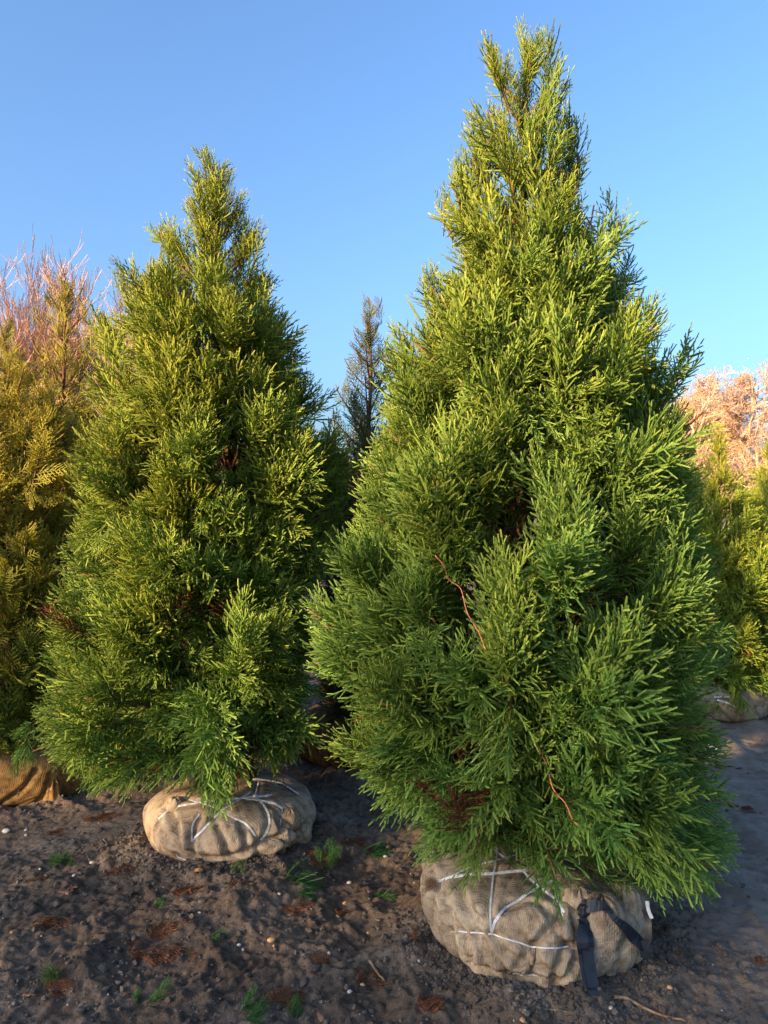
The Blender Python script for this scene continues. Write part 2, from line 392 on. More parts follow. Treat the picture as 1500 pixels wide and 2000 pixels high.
# ------------------------------------------------------------------ foliage templates
def plume_tmpl(rng, L=.25, n2_=13, n3=8, needles=True, r3=.0029, bend=.3, wide=1.0, nseg=1, ang0=46, l2f=.60):
    """feathery cedar plume growing along +Z, curving towards +X"""
    s0, s1, ra, rb, ca, cb = [], [], [], [], [], []
    nb, nt_, nc = [], [], []
    def axis(t): return np.array([bend*L*t*t, 0, L*t*(1-.12*t)])
    ts = np.linspace(0, 1, 5)
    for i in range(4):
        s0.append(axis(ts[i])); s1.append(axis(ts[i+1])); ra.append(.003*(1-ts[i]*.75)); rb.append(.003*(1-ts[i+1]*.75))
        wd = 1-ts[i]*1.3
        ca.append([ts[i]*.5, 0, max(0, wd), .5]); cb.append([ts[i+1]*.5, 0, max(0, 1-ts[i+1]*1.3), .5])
    ph = rng.rand()*6.28
    def shoot(p, d, up, l, rr, tip0):
        """terminal shoot with needles"""
        q = p+d*l
        s0.append(p); s1.append(q); ra.append(rr); rb.append(rr*.62)
        a = rng.rand()
        ca.append([tip0, 0, 0, a]); cb.append([min(1, tip0+.45), 0, 0, a])
        if needles:
            k = max(3, int(l/.0075)); A, B = frames(np.array([d]))
            for j in range(k):
                t = (j+.3)/k; th = j*2.4+rng.rand()
                o = A[0]*math.cos(th)+B[0]*math.sin(th)
                b0 = p+d*l*t; dd = unit(o*.48+d); sd = np.cross(dd, o); sd = sd/max(np.linalg.norm(sd), 1e-6)*.0012
                nb.append([b0-sd, b0+sd, b0+dd*.0078]); nc.append([tip0+.4*t, 0, 0, a])
    for i in range(n2_):
        t = .06+.90*((i+rng.rand()*.6)/n2_); ph += 2.399
        ax = unit(axis(min(1, t+.02))-axis(t-.02)); A, B = frames(np.array([ax]))
        o = A[0]*math.cos(ph)*wide+B[0]*math.sin(ph)
        ang = R(ang0-.45*ang0*t+rng.uniform(-7, 7))
        d = unit(ax*math.cos(ang)+o*math.sin(ang))
        l2 = L*(l2f*(1-t)**.75+.17)*rng.uniform(.8, 1.15)
        p = axis(t); path = [p]; dd = d.copy(); m = 3
        for k in range(m):
            path.append(path[-1]+dd*l2/m); dd = unit(dd+ax*.26+rng.normal(size=3)*.07)
        for k in range(m):
            s0.append(path[k]); s1.append(path[k+1]); ra.append(.0021*(1-k*.2)); rb.append(.0021*(.8-k*.2))
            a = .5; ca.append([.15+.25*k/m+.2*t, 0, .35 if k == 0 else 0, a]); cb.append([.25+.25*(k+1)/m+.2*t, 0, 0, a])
        side = unit(np.cross(ax, d)+rng.normal(size=3)*.25)
        kk = max(4, int(n3*(.45+.8*l2/(L*.75))))
        for j in range(kk):
            s = .14+.84*j/kk; q = s*m; e = min(int(q), m-1); pp = path[e]+(path[e+1]-path[e])*(q-e)
            loc = unit(path[e+1]-path[e]); sg = 1 if j % 2 else -1
            ang3 = R(33+rng.uniform(-8, 8))
            sd = unit(side*sg+rng.normal(size=3)*.18)
            d3 = unit(loc*math.cos(ang3)+sd*math.sin(ang3))
            shoot(pp, d3, None, max(.016, l2*.46*(1-.62*s)*rng.uniform(.65, 1.3)), r3, .25+.3*s)
        shoot(path[-1], dd, None, .018, r3, .6)
    shoot(axis(.97), unit(axis(1)-axis(.9)), None, .035, r3, .6)
    V, F, C = prisms(s0, s1, ra, rb, ca, cb)
    if nb:
        nb = np.array(nb); Vn = nb.reshape(-1, 3); Fn = np.arange(len(Vn)).reshape(-1, 3)
        V, F, C = join([(V, F, C), (Vn, Fn, np.repeat(np.array(nc), 3, 0))])
    return V, F, C

def spray_tmpl(rng, L=.20, n2_=15, r=.0020, bend=.35):
    """flat fern-like arborvitae spray along +Z, plane XZ is normal-ish, nodding towards +X"""
    s0, s1, ra, rb, ca, cb = [], [], [], [], [], []
    def axis(t): return np.array([bend*L*t*t, 0, L*t])
    ts = np.linspace(0, 1, 5)
    for i in range(4):
        s0.append(axis(ts[i])); s1.append(axis(ts[i+1])); ra.append(.0024*(1-ts[i]*.5)); rb.append(.0024*(1-ts[i+1]*.5))
        ca.append([ts[i]*.6, 0, max(0, .9-ts[i]*2), .5]); cb.append([ts[i+1]*.6, 0, max(0, .9-ts[i+1]*2), .5])
    for i in range(n2_):
        t = .10+.86*i/n2_; sg = 1 if i % 2 else -1
        ax = unit(axis(min(1, t+.02))-axis(t-.02))
        ang = R(50-12*t+rng.uniform(-6, 6)); sd = np.array([rng.uniform(-.15, .25), sg, 0])
        d = unit(ax*math.cos(ang)+sd*math.sin(ang)); l2 = L*(.50*(1-t)**.8+.07)*rng.uniform(.75, 1.2)
        p = axis(t); q = p+d*l2*.5; d2 = unit(d+ax*.25+np.array([.15, 0, 0])); e = q+d2*l2*.5; a = rng.rand()
        s0 += [p, q]; s1 += [q, e]; ra += [r, r*.9]; rb += [r*.9, r*.5]; tt = .3+.3*t
        ca += [[tt, 0, 0, a], [tt+.15, 0, 0, a]]; cb += [[tt+.15, 0, 0, a], [min(1, tt+.4), 0, 0, a]]
        k = max(2, int(l2/.014)); sp = unit(np.cross(d, [1, 0, 0]))
        for j in range(k):
            s = .15+.8*j/k; pp = p+d*l2*.5*min(1, s*2)+d2*l2*.5*max(0, s*2-1); sg2 = 1 if j % 2 else -1
            d3 = unit(d*.75+sp*sg2*.6+rng.normal(size=3)*.10); l3 = max(.008, l2*.30*(1-.5*s))
            s0.append(pp); s1.append(pp+d3*l3); ra.append(r*.9); rb.append(r*.45); ca.append([tt, 0, 0, a]); cb.append([min(1, tt+.35), 0, 0, a])
    return prisms(s0, s1, ra, rb, ca, cb)

rs = np.random.RandomState(11)
T_HI = [plume_tmpl(rs, .25, 12, 7, True, bend=b, wide=w_) for b, w_ in ((.2, .45), (.35, .6), (.5, .4), (.3, .8), (.7, .5), (.15, .35))]
T_NAR = [plume_tmpl(rs, .30, 10, 6, True, bend=b, wide=w_, ang0=30, l2f=.42) for b, w_ in ((.05, .9), (.15, .7), (.25, .5))]
T_MID = [plume_tmpl(rs, .26, 12, 7, False, r3=.0034, bend=b) for b in (.15, .3, .4, .5)]
T_LO = [plume_tmpl(rs, .30, 10, 6, False, r3=.0050, bend=b) for b in (.15, .3, .45)]
T_SP = [spray_tmpl(rs, .22, 15, .0024, b) for b in (.1, .3, .5, .7)]

def instance(tmpls, items):
    """items: (tmpl index, pos, dir, roll direction, scale, g)"""
    out = []
    for ti, (V, F, C) in enumerate(tmpls):
        it = [q for q in items if q[0] == ti]
        if not it: continue
        pos = np.array([q[1] for q in it]); d = unit(np.array([q[2] for q in it])); up = np.array([q[3] for q in it], float)
        sc = np.array([q[4] for q in it]); g = np.array([q[5] for q in it])
        x = up-d*(up*d).sum(-1, keepdims=True); bad = np.linalg.norm(x, axis=1) < .05
        x[bad] = frames(d[bad])[0] if bad.any() else x[bad]
        x = unit(x); y = np.cross(d, x); Mx = np.stack([x, y, d], 2)*sc[:, None, None]
        W = np.einsum('nij,vj->nvi', Mx, V)+pos[:, None, :]
        n, v = len(it), len(V)
        Fn = (np.arange(n)[:, None, None]*v+F[None]).reshape(-1, 3)
        Cn = np.repeat(C[None], n, 0).copy(); Cn[:, :, 1] = g[:, None]
        out.append((W.reshape(-1, 3), Fn, Cn.reshape(-1, 4)))
    return join(out)

# ------------------------------------------------------------------ crowns
def make_crown(rng, D, prof, base_xy, nb, elev, plen=1.0, npl=6, extras=(), dens_pow=1.0, sector=None, droop_z=.9, R_scale=.93, spread=32, y_gap=None, inner=.6, g_fn=None, dead=(), ylim=None, top_sparse=0, tmpl_top=True, gold_h=(.10, .26, .5, .85)):
    """prof rows: (photo y, x left, x right) at depth D. returns items, limb list, trunk axis function"""
    pr = sorted(prof, key=lambda q: -q[0])
    zs = np.array([P(0, q[0], D)[2] for q in pr]); xl = np.array([P(q[1], 0, D)[0] for q in pr]); xr = np.array([P(q[2], 0, D)[0] for q in pr])
    ztop, zb = zs[-1], zs[0]
    topx = (xl[-1]+xr[-1])/2
    def ax(z):
        t = np.clip((z-.2)/(ztop-.2), 0, 1)
        return np.array([base_xy[0]+(topx-base_xy[0])*t, base_xy[1]+(D-base_xy[1])*t, z])
    def rad(z, ph):
        a = ax(z); l_ = a[0]-np.interp(z, zs, xl); r_ = np.interp(z, zs, xr)-a[0]; c = math.cos(ph)
        m = (l_+r_)/2; k = max(0, c)**1.3; k2 = max(0, -c)**1.3
        return max(.03, m+(r_-m)*k+(l_-m)*k2)
    items, limbs = [], []
    # height distribution proportional to girth
    zz = np.linspace(zb, ztop, 300); ww = np.array([rad(z, math.pi/2)**dens_pow+.10 for z in zz]); cw = np.cumsum(ww); cw /= cw[-1]
    ph = rng.rand()*6
    jobs = []
    for i in range(nb):
        z = float(np.interp((i+.5)/nb, cw, zz)); ph += 2.39996+rng.uniform(-.25, .25)
        p_ = ph % (2*math.pi)
        if sector is not None and not sector(p_): continue
        r_ = rad(z, p_)*R_scale*(1.05-.42*rng.rand()**1.4)
        a = ax(z); tip = a+np.array([math.cos(p_), math.sin(p_), 0])*r_
        jobs.append((tip, p_, z, None))
    for (x_, y_, dd_) in extras:
        tip = P(x_, y_, D+dd_); a = ax(tip[2]); p_ = math.atan2(tip[1]-a[1], tip[0]-a[0]); jobs.append((tip, p_, tip[2], 1))
    for tip, p_, z, ex in jobs:
        t = (z-zb)/(ztop-zb); a = ax(z); out = np.array([math.cos(p_), math.sin(p_), 0]); r_ = np.linalg.norm((tip-a)[:2])
        e = R(np.interp(t, *elev)+rng.uniform(-12, 12)+(12 if ex else 0)); d = out*math.cos(e)+np.array([0, 0, 1])*math.sin(e)
        st_z = max(.32, z-max(0, math.sin(e))*r_*1.0-.05+(.15 if e < 0 else 0)); st = ax(min(st_z, ztop-.1)); 
        if st[2] > tip[2]+.25*r_ and e > 0: st = ax(max(.3, tip[2]-.1))
        L_ = np.linalg.norm(tip-st)
        c1 = tip-d*L_*.45
        tt = np.linspace(0, 1, 7)[:, None]; path = st*(1-tt)**2+2*c1*tt*(1-tt)+tip*tt**2
        limbs.append((path, np.linspace(.005+.010*min(1, r_), .003, 7)))
        pl = .25*plen*np.interp(t, [0, .6, 1], [1.05, 1.0, .82])
        base_g = rng.rand()
        base_g = float(np.clip(np.interp(t, [0, .35, .6, 1], gold_h)+rng.uniform(-.14, .16)+(.15 if math.cos(p_) < -.2 else 0), 0, 1))  # winter bronzing and painted sunlight: yellower towards the top and on the sunward side
        droop = z < droop_z
        tdir = unit(path[-1]-path[-2])
        n_ = max(2, int(npl*min(1, .25+r_*1.8)))
        if top_sparse and t > .5: n_ = 1+rng.randint(2) if t > .72 else 2+rng.randint(2)
        for k in range(n_):
            if k == 0: pos = path[-1]-tdir*pl*.75; dk = tdir
            else:
                s = 1-min(.85, (.10+.5*rng.rand()**1.1)*(.42/max(.3, L_)))-(0); q = s*6; ei = min(5, int(q)); pos = path[ei]+(path[ei+1]-path[ei])*(q-ei)
                loc = unit(path[ei+1]-path[ei]); A, B = frames(np.array([loc])); th = rng.rand()*6.28
                o = A[0]*math.cos(th)+B[0]*math.sin(th); an = R(rng.uniform(18, spread))
                dk = unit(loc*math.cos(an)+o*math.sin(an)+out*.15+np.array([0, 0, -.28 if droop else .12]))
                pos = pos-dk*pl*.35
            up = np.array([0, 0, -1.0 if (droop and rng.rand() < .75) else 1.0])+rng.normal(size=3)*.35
            g = np.clip(base_g+rng.uniform(-.10, .10), 0, 1)
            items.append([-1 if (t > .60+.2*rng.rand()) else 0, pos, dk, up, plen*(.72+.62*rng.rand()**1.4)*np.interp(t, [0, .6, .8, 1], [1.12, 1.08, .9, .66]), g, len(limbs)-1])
        if rng.rand() < inner*2 and r_ > .25:                              # inner, older shoots
            for _ in range(3):
                s = rng.uniform(.35, .78)*6; ei = int(s); pos = path[ei]+(path[ei+1]-path[ei])*(s-ei)
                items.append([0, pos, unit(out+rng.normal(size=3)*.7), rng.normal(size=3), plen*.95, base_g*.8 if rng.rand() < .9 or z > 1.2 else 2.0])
    for (x_, y_, dd_, gg, dx, dz, sc_) in dead:
        items.append([0, P(x_, y_, D+dd_), np.array([dx, -.35, dz]), np.array([0, 0, -1.0]), sc_, gg])
    if ylim is not None:                     # keep the foliage inside its real outline
        keep = []
        for it in items:
            t_ = it[1]+unit(it[2])*.27*it[4]; px_, py_ = t_[0]/t_[1]*FPX+750, HOR-(t_[2]-CAM_H)/t_[1]*FPX
            if py_ > np.interp(px_, ylim[0], ylim[1]): continue
            if py_ < pr[-1][0]-4: continue
            l_ = np.interp(py_, [q[0] for q in pr][::-1], [q[1] for q in pr][::-1]); r_ = np.interp(py_, [q[0] for q in pr][::-1], [q[2] for q in pr][::-1])
            ins = 26*(1 if top_sparse == 0 else 0)*float(np.interp(py_-pr[-1][0], [0, 150, 330, 450, 650, 850], [.4, .3, .3, 1, 1, 0])); ins = min(ins, max(0, (r_-l_)/2-12)); l_ += ins; r_ -= ins
            if (px_ < l_-8 or px_ > r_+8) and not any(math.hypot(px_-e[0], (py_-e[1])) < 26 for e in extras): continue
            keep.append(it)
        items = keep; alive = {q[6] for q in items if len(q) > 6}; limbs = [l for i_, l in enumerate(limbs) if i_ in alive]
    # leader at the very top
    for k in range(5):
        an = k*2.4; dz = 1.0
        items.append([-1, ax(ztop-.21-.05*k), unit(np.array([math.cos(an)*.03*k, math.sin(an)*.03*k, dz])), rng.normal(size=3), (.72 if k == 0 else .62)*plen, rng.uniform(.7, 1)])
    if ylim is not None and not top_sparse and tmpl_top:
        for k in range(22):
            an = k*2.4; items.append([-1, ax(ztop-.30-.045*k), unit(np.array([math.cos(an)*.30, math.sin(an)*.30, 1.0])), rng.normal(size=3), (.62+.012*k)*plen, rng.uniform(.6, 1)])
    return items, limbs, ax, ztop

def build_tree(name, label, cat, D, prof, base_xy, tmpls, mat, nb, elev, seed=1, group=None, trunk_r=.045, trunk_z0=.18, **kw):
    rng = np.random.RandomState(seed)
    items, limbs, ax, ztop = make_crown(rng, D, prof, base_xy, nb, elev, **kw)
    nh = len(T_HI)
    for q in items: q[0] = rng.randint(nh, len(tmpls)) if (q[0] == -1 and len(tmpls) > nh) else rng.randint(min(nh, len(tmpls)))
    root = empty(name, (base_xy[0], base_xy[1], 0), label, cat, group)
    off = np.array([base_xy[0], base_xy[1], 0.0])
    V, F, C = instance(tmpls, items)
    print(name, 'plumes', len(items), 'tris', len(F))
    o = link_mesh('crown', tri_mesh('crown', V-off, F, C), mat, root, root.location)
    V, F, _ = join([tube(p, r, 4) for p, r in limbs])
    link_mesh('branches', tri_mesh('branches', V-off, F, smooth=True), M['twig'], root, root.location)
    zt = np.linspace(trunk_z0, ztop-.12, 14); path = np.array([ax(z) for z in zt]); path[:, 0] += .012*np.sin(zt*5+seed); 
    rad_ = trunk_r*(1-(zt-zt[0])/(zt[-1]-zt[0]))**.8+.003; rad_[0] *= 1.35
    V, F, _ = tube(path, rad_, 10)
    link_mesh('trunk', tri_mesh('trunk', V-off, F, smooth=True), M['bark'], root, root.location)
    return root, items

# ------------------------------------------------------------------ root balls
def ball_mesh(cx, cy, rx, ry, top, seed, tilt=(0, 0), lump=.02, low=.28, z0=-.06, folds=True, na=340, nz_=130, fk=1.0):
    prof = np.array([(0.0, 0), (low/.41*.75, .0), (.84, .16), (.95, .34), (1.0, .56), (.985, .72), (.90, .86), (.72, .955), (.40, 1.0), (0, 1.02)])
    prof[1, 0] = low/.41*.8
    pc = crom(prof, 8); seg = np.r_[0, np.cumsum(np.linalg.norm(np.diff(pc, axis=0), axis=1))]
    u = np.linspace(0, seg[-1], nz_); rr = np.interp(u, seg, pc[:, 0]); zz = np.interp(u, seg, pc[:, 1])
    th = np.arange(na)*2*math.pi/na
    T, Rr = np.meshgrid(th, rr); _, Z = np.meshgrid(th, zz)
    ox, oy = np.cos(T), np.sin(T)
    p = np.stack([ox*Rr*1.0+seed*3.1, oy*Rr*1.0, Z*.8], -1)
    w_ = 1+1.1*lump/.02*(.10*noise3(p*1.4)+.045*noise3(p*3.1))
    fold = 0
    if folds:
        q = np.stack([ox*2.6+Z*1.3+seed, oy*2.6-Z*.8, Z*.9+seed], -1)
        f1 = 1-np.abs(noise3(q*1.5))*3.2; f2 = 1-np.abs(noise3(q*3.7+5))*2.6
        fold = -.055*np.clip(f1, 0, 1)**3-.013*np.clip(f2, 0, 1)**3+.003*noise3(q*5.5)
        fold = fk*fold*np.clip(Rr*1.6, 0, 1)
    rad = Rr*w_+fold
    X = ox*rad*rx; Y = oy*rad*ry; Zw = z0+Z*(top-z0)*(1+.10*noise3(p*1.9+9))
    Zw = Zw+tilt[0]*X+tilt[1]*Y
    V = np.stack([X, Y, Zw], -1).reshape(-1, 3)
    i = np.arange(nz_*na).reshape(nz_, na); j = np.roll(i, -1, 1)
    F = np.stack([i[:-1], j[:-1], j[1:], i[1:]], -1).reshape(-1, 4)
    return V, F

class Surf:
    def __init__(s, V, F): s.b = BVHTree.FromPolygons([tuple(v) for v in V], [tuple(f) for f in F])
    def hit(s, px, py, off=.003):
        o = Vector((0, 0, CAM_H)); d = Vector(((px-750)/FPX, 1, -(py-HOR)/FPX)).normalized()
        l, n, i, _ = s.b.ray_cast(o, d)
        if l is None:
            # nearest approach
            best = None
            for t in np.linspace(2, 7, 120):
                q = o+d*t; l2, n2_, i2, dist = s.b.find_nearest(q)
                if best is None or dist < best[0]: best = (dist, l2, n2_)
            l, n = best[1], best[2]
        if n.dot(d) > 0: n = -n
        return np.array(l+n*off), np.array(n)
    def line(s, pts, off=.003, m=5):
        d = crom([(a, b) for a, b in pts], m)
        h = [s.hit(a, b, off) for a, b in d]
        p = np.array([q[0] for q in h]); nn = np.array([q[1] for q in h])
        if len(p) > 4:
            for _ in range(2):
                p[1:-1] = (p[:-2]+2*p[1:-1]+p[2:])/4; nn[1:-1] = (nn[:-2]+2*nn[1:-1]+nn[2:])/4
        return p, nn

def add_ball(root, V, F, mat, cx, cy, label=None, press=(), folds=(), fdepth=.022):
    V = V+np.array([cx, cy, 0.0]); ctr = np.array([cx, cy, .10])
    if press or folds:
        S0 = Surf(V, F); dsp = np.zeros(len(V))
        for grp, sg, dp in ((press, .020, .017), (folds, .013, fdepth)):
            g_ = np.zeros(len(V))
            for pts in grp:
                p, _ = S0.line(pts, 0, m=8)
                d2 = np.min(((V[:, None, :]-p[None, :, :])**2).sum(-1), 1); g_ = np.maximum(g_, np.exp(-d2/sg**2))
                if grp is folds: dsp += fdepth*.3*np.exp(-((np.sqrt(d2)-.030)/.014)**2)
            dsp -= dp*g_
        V = V+unit(V-ctr)*dsp[:, None]
    o = link_mesh('root_ball', tri_mesh('root_ball', V-np.array(root.location), F, smooth=True), mat, root, root.location)
    return o, Surf(V, F)

def sub(parent, root, name, VFC, mat, smooth=False, label=None):
    V, F, C = VFC
    me = tri_mesh(name, V-np.array(root.location), F, C, smooth)
    o = bpy.data.objects.new(name, me); col.objects.link(o); me.materials.append(mat); o.parent = parent
    if label: o['label'] = label
    return o

# ============================================================ MAIN CEDAR
ELEV_T = [0, .08, .2, .35, .55, .75, 1.0]
elev_main = (ELEV_T, [-30, -12, 12, 34, 48, 64, 78])
prof_main = [(1745, 950, 1280), (1690, 880, 1400), (1620, 800, 1420), (1540, 740, 1400), (1440, 690, 1395), (1340, 645, 1400), (1240, 610, 1405), (1150, 640, 1405),
             (1050, 680, 1395), (950, 690, 1385), (850, 715, 1365), (750, 750, 1335), (680, 775, 1300), (600, 815, 1240), (520, 850, 1205), (440, 880, 1170), (370, 915, 1135),
             (300, 930, 1125), (220, 940, 1115), (150, 955, 1100), (90, 985, 1070), (35, 1012, 1040)]
extras_main = [(925, 300, -.05), (930, 255, .1), (1130, 300, 0), (1122, 350, .1), (905, 345, .1), (1160, 400, -.1), (1040, 260, -.15), (885, 358, -.1), (862, 400, .1), (1208, 435, 0), (1225, 520, .1), (1290, 600, 0), (1330, 710, .1), (775, 640, 0), (830, 545, -.1), (745, 690, .1),
               (1080, 75, 0), (1110, 150, .05), (955, 110, 0), (935, 215, -.05), (1125, 262, 0), (1040, 520, -.35), (1080, 600, -.45), (740, 1010, -.1), (600, 1190, 0), (610, 1290, -.1), (1405, 1090, 0),
               (1420, 1260, 0), (660, 1440, -.1), (1400, 1460, -.05), (1425, 1640, -.15), (1410, 1700, -.2), (1350, 1740, -.3), (850, 1625, -.35), (900, 1640, -.4), (1240, 1730, -.45), (1150, 1700, -.45), (1060, 1690, -.4),
               (985, 1240, -.85), (1260, 1060, -.6), (1170, 830, -.5), (850, 930, -.6), (1310, 1300, -.55), (800, 1150, -.6), (1180, 1330, -.8), (1010, 690, -.5)]
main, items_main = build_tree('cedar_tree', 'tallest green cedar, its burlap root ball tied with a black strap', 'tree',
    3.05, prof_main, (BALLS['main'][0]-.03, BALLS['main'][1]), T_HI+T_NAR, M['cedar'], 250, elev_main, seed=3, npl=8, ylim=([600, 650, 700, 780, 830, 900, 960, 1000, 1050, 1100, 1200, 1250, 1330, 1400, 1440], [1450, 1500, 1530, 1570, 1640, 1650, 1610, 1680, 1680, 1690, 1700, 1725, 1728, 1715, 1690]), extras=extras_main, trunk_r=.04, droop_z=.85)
V, F = ball_mesh(0, 0, .435, .42, .31, 1.7, tilt=(-.08, .02), low=.25)
tw = [([(853, 1722), (893, 1712), (933, 1708), (967, 1707), (988, 1704), (1030, 1700)], .011), ([(972, 1658), (968, 1683), (963, 1710), (959, 1750), (957, 1787), (958, 1822)], .007),
      ([(958, 1822), (967, 1800), (987, 1773), (1017, 1755), (1053, 1735), (1080, 1720)], .011), ([(1020, 1700), (1040, 1722), (1063, 1740), (1087, 1760), (1103, 1783)], .009),
      ([(880, 1818), (913, 1821), (960, 1824), (1007, 1840), (1047, 1850), (1063, 1852), (1110, 1850)], .005), ([(870, 1720), (900, 1703), (933, 1690), (967, 1682), (987, 1677), (1020, 1665)], .006),
      ([(943, 1647), (967, 1663), (987, 1677)], .008), ([(1000, 1902), (1020, 1903), (1055, 1906)], .005), ([(1087, 1740), (1092, 1765), (1100, 1790)], .004)]
ballo, S = add_ball(main, V, F, M['burlap'], BALLS['main'][0], BALLS['main'][1], press=[q[0] for q in tw],
    folds=[[(832, 1665), (850, 1720), (878, 1790), (925, 1868)], [(868, 1735), (890, 1800), (930, 1880)], [(850, 1760), (885, 1840), (960, 1900)], [(1098, 1785), (1062, 1828), (1012, 1888)], [(1047, 1850), (1043, 1880), (1035, 1905)],
           [(1112, 1845), (1092, 1880), (1083, 1918)], [(960, 1830), (1000, 1870), (1060, 1890)], [(985, 1775), (1040, 1760), (1085, 1790)], [(920, 1880), (1000, 1905), (1100, 1912)], [(895, 1720), (905, 1760), (935, 1800)], [(1120, 1790), (1128, 1850), (1110, 1900)]])
for pts, wd in tw:
    p, nn = S.line(pts, .003, 8); sub(ballo, main, 'twine', ribbon(p, nn, wd*.85, .0015), M['twine'])
# knotted burlap bulge on the right with its tuft
def blob(c, r3_, seed, k=28, amp=.10, pleat=0.0, axis_top=True):
    th = np.linspace(0, math.pi, k); ph = np.arange(2*k)*math.pi/k
    Tt, Ph = np.meshgrid(th, ph, indexing='ij')
    d = np.stack([np.sin(Tt)*np.cos(Ph), np.sin(Tt)*np.sin(Ph), np.cos(Tt)], -1)
    rr = 1+amp*noise3(d*1.7+seed)*2+amp*.5*noise3(d*4+seed)+pleat*np.cos(Ph*9+seed)*np.clip(np.cos(Tt), 0, 1)
    V = (d*rr[..., None]*np.array(r3_)+np.array(c)).reshape(-1, 3)
    i = np.arange(k*2*k).reshape(k, 2*k); j = np.roll(i, -1, 1)
    return V, np.stack([i[:-1], j[:-1], j[1:], i[1:]], -1).reshape(-1, 4), None
c0, n0 = S.hit(1178, 1812, -.035)
kn = blob(c0, (.082, .07, .105), 3.3, amp=.08, pleat=.10)
sub(ballo, main, 'burlap_bulge', kn, M['burlap'], True)
c1, _ = S.hit(1130, 1755, -.005)
sub(ballo, main, 'burlap_tuft', blob(c1, (.05, .04, .04), 8.1, amp=.25, pleat=.25), M['burlap'], True)
c2, _ = S.hit(1235, 1780, -.05)
sub(ballo, main, 'burlap_tuft', blob(c2+np.array([.02, .03, .01]), (.06, .06, .09), 5.1, amp=.2, pleat=.2), M['burlap'], True)
# seam flap
p, nn = S.line([(1043, 1852), (1040, 1870), (1036, 1885), (1020, 1893), (992, 1898)], .002)
sub(ballo, main, 'burlap_flap', ribbon(p, nn, .016, .004), M['burlap'], True)
# strap: knot, two hanging tails, a run over the bulge to the right and a loop
S2 = Surf(kn[0], kn[1])
def hit2(px, py, off):
    a = S.hit(px, py, off)
    o = Vector((0, 0, CAM_H)); d = Vector(((px-750)/FPX, 1, -(py-HOR)/FPX)).normalized()
    l, n, i, _ = S2.b.ray_cast(o, d)
    if l is not None and l.y < a[0][1]:
        if n.dot(d) > 0: n = -n
        return np.array(l+n*off), np.array(n)
    return a
def sline(pts, off, m=4, sm=3):
    h = [hit2(a, b, off) for a, b in crom(pts, m)]; p = np.array([q[0] for q in h]); nn = np.array([q[1] for q in h])
    for _ in range(sm):
        p[1:-1] = (p[:-2]+2*p[1:-1]+p[2:])/4; nn[1:-1] = (nn[:-2]+2*nn[1:-1]+nn[2:])/4
    return p, unit(nn)
kp, kn_ = hit2(1139, 1784, .012)
strap_parts = []
def tail(px_pts, off, zlow, name='strap_tail'):
    p, nn = sline(px_pts, off)
    # once past the widest part the strap hangs free instead of tucking under the ball
    ym = p[0, 1]
    for i in range(1, len(p)):
        if p[i, 1] > p[i-1, 1]+.002: 
            tgt = P(*crom(px_pts, 4)[i], p[i-1, 1]-.006); p[i] = tgt
    q_ = crom(px_pts, 4)
    for i in range(len(p)):
        if p[i, 2] < hz(p[i, 0], p[i, 1])+.006: p[i] = on_ground(*q_[i])+np.array([0, 0, .010])
    nn = unit(nn*.3+np.array([.1, -1, .25]))
    return ribbon(p, nn, .039, .002)
sub(ballo, main, 'strap_tail', tail([(1137, 1790), (1138, 1815), (1138, 1840), (1143, 1885), (1152, 1930)], .010, 0), M['strap'], False)
sub(ballo, main, 'strap_tail', tail([(1141, 1790), (1144, 1820), (1148, 1860), (1155, 1905), (1162, 1951)], .006, 0), M['strap'], False)
p, nn = sline([(1132, 1786), (1147, 1772), (1168, 1768), (1190, 1782), (1207, 1802), (1228, 1824), (1250, 1846)], .012)
wv = .030+.012*np.sin(np.linspace(0, 9, len(p))); sub(ballo, main, 'strap', ribbon(p, nn, wv, .003), M['strap'])
p2 = np.array([p[-1]+np.array(q) for q in ((0, 0, 0), (.012, -.01, .035), (.018, .0, .08), (.012, .03, .11))])
sub(ballo, main, 'strap_loop', ribbon(crom(p2, 4), np.array([-.6, -.7, .2]), .02, .002), M['strap'])
p3 = np.array([p[-1]+np.array(q) for q in ((-.01, -.006, .02), (.0, -.012, -.005), (.004, -.012, -.035))])
sub(ballo, main, 'strap_loop', ribbon(crom(p3, 4), np.array([-.3, -1, .2]), .034, .002), M['strap'])
sub(ballo, main, 'strap_knot', blob(kp, (.022, .016, .026), 2.2, 14, .3), M['strap'], True)
tp = P(1264, 1760, p[-1][1]+.03); tq = P(1273, 1794, p[-1][1])
sub(ballo, main, 'tag', ribbon(crom([tp, (tp+tq)/2+np.array([-.004, 0, 0]), tq], 3), np.array([0, -1, .2]), .012, .001), M['white'])
# dead frond hanging over the ball's left shoulder
def frond_items(pts, tm, n, sc, g, spread=.35, seed=0, base=None, lift=0, flat=False):
    rg = np.random.RandomState(seed); it = []
    for k in range(n):
        t = rg.rand(); i = min(len(pts)-2, int(t*(len(pts)-1))); q = t*(len(pts)-1)-i
        p = pts[i]+(pts[i+1]-pts[i])*q; d = unit(pts[i+1]-pts[i]+rg.normal(size=3)*spread*np.linalg.norm(pts[i+1]-pts[i]))
        it.append([rg.randint(len(tm)), p, d, rg.normal(size=3), sc*rg.uniform(.7, 1.2), g])
    return it
fp = [S.hit(865, 1715, .01)[0], S.hit(840, 1730, .01)[0], S.hit(824, 1755, .008)[0], P(812, 1800, S.hit(824, 1755, 0)[0][1]), P(808, 1830, S.hit(824, 1755, 0)[0][1])]
V, F, C = instance(T_SP, frond_items(fp, T_SP, 8, .36, 1, .10, 4)); sub(main, main, 'dead_frond', (V, F, C), M['dead_frond'], label='reddish brown dead frond hanging over the left edge of the root ball')
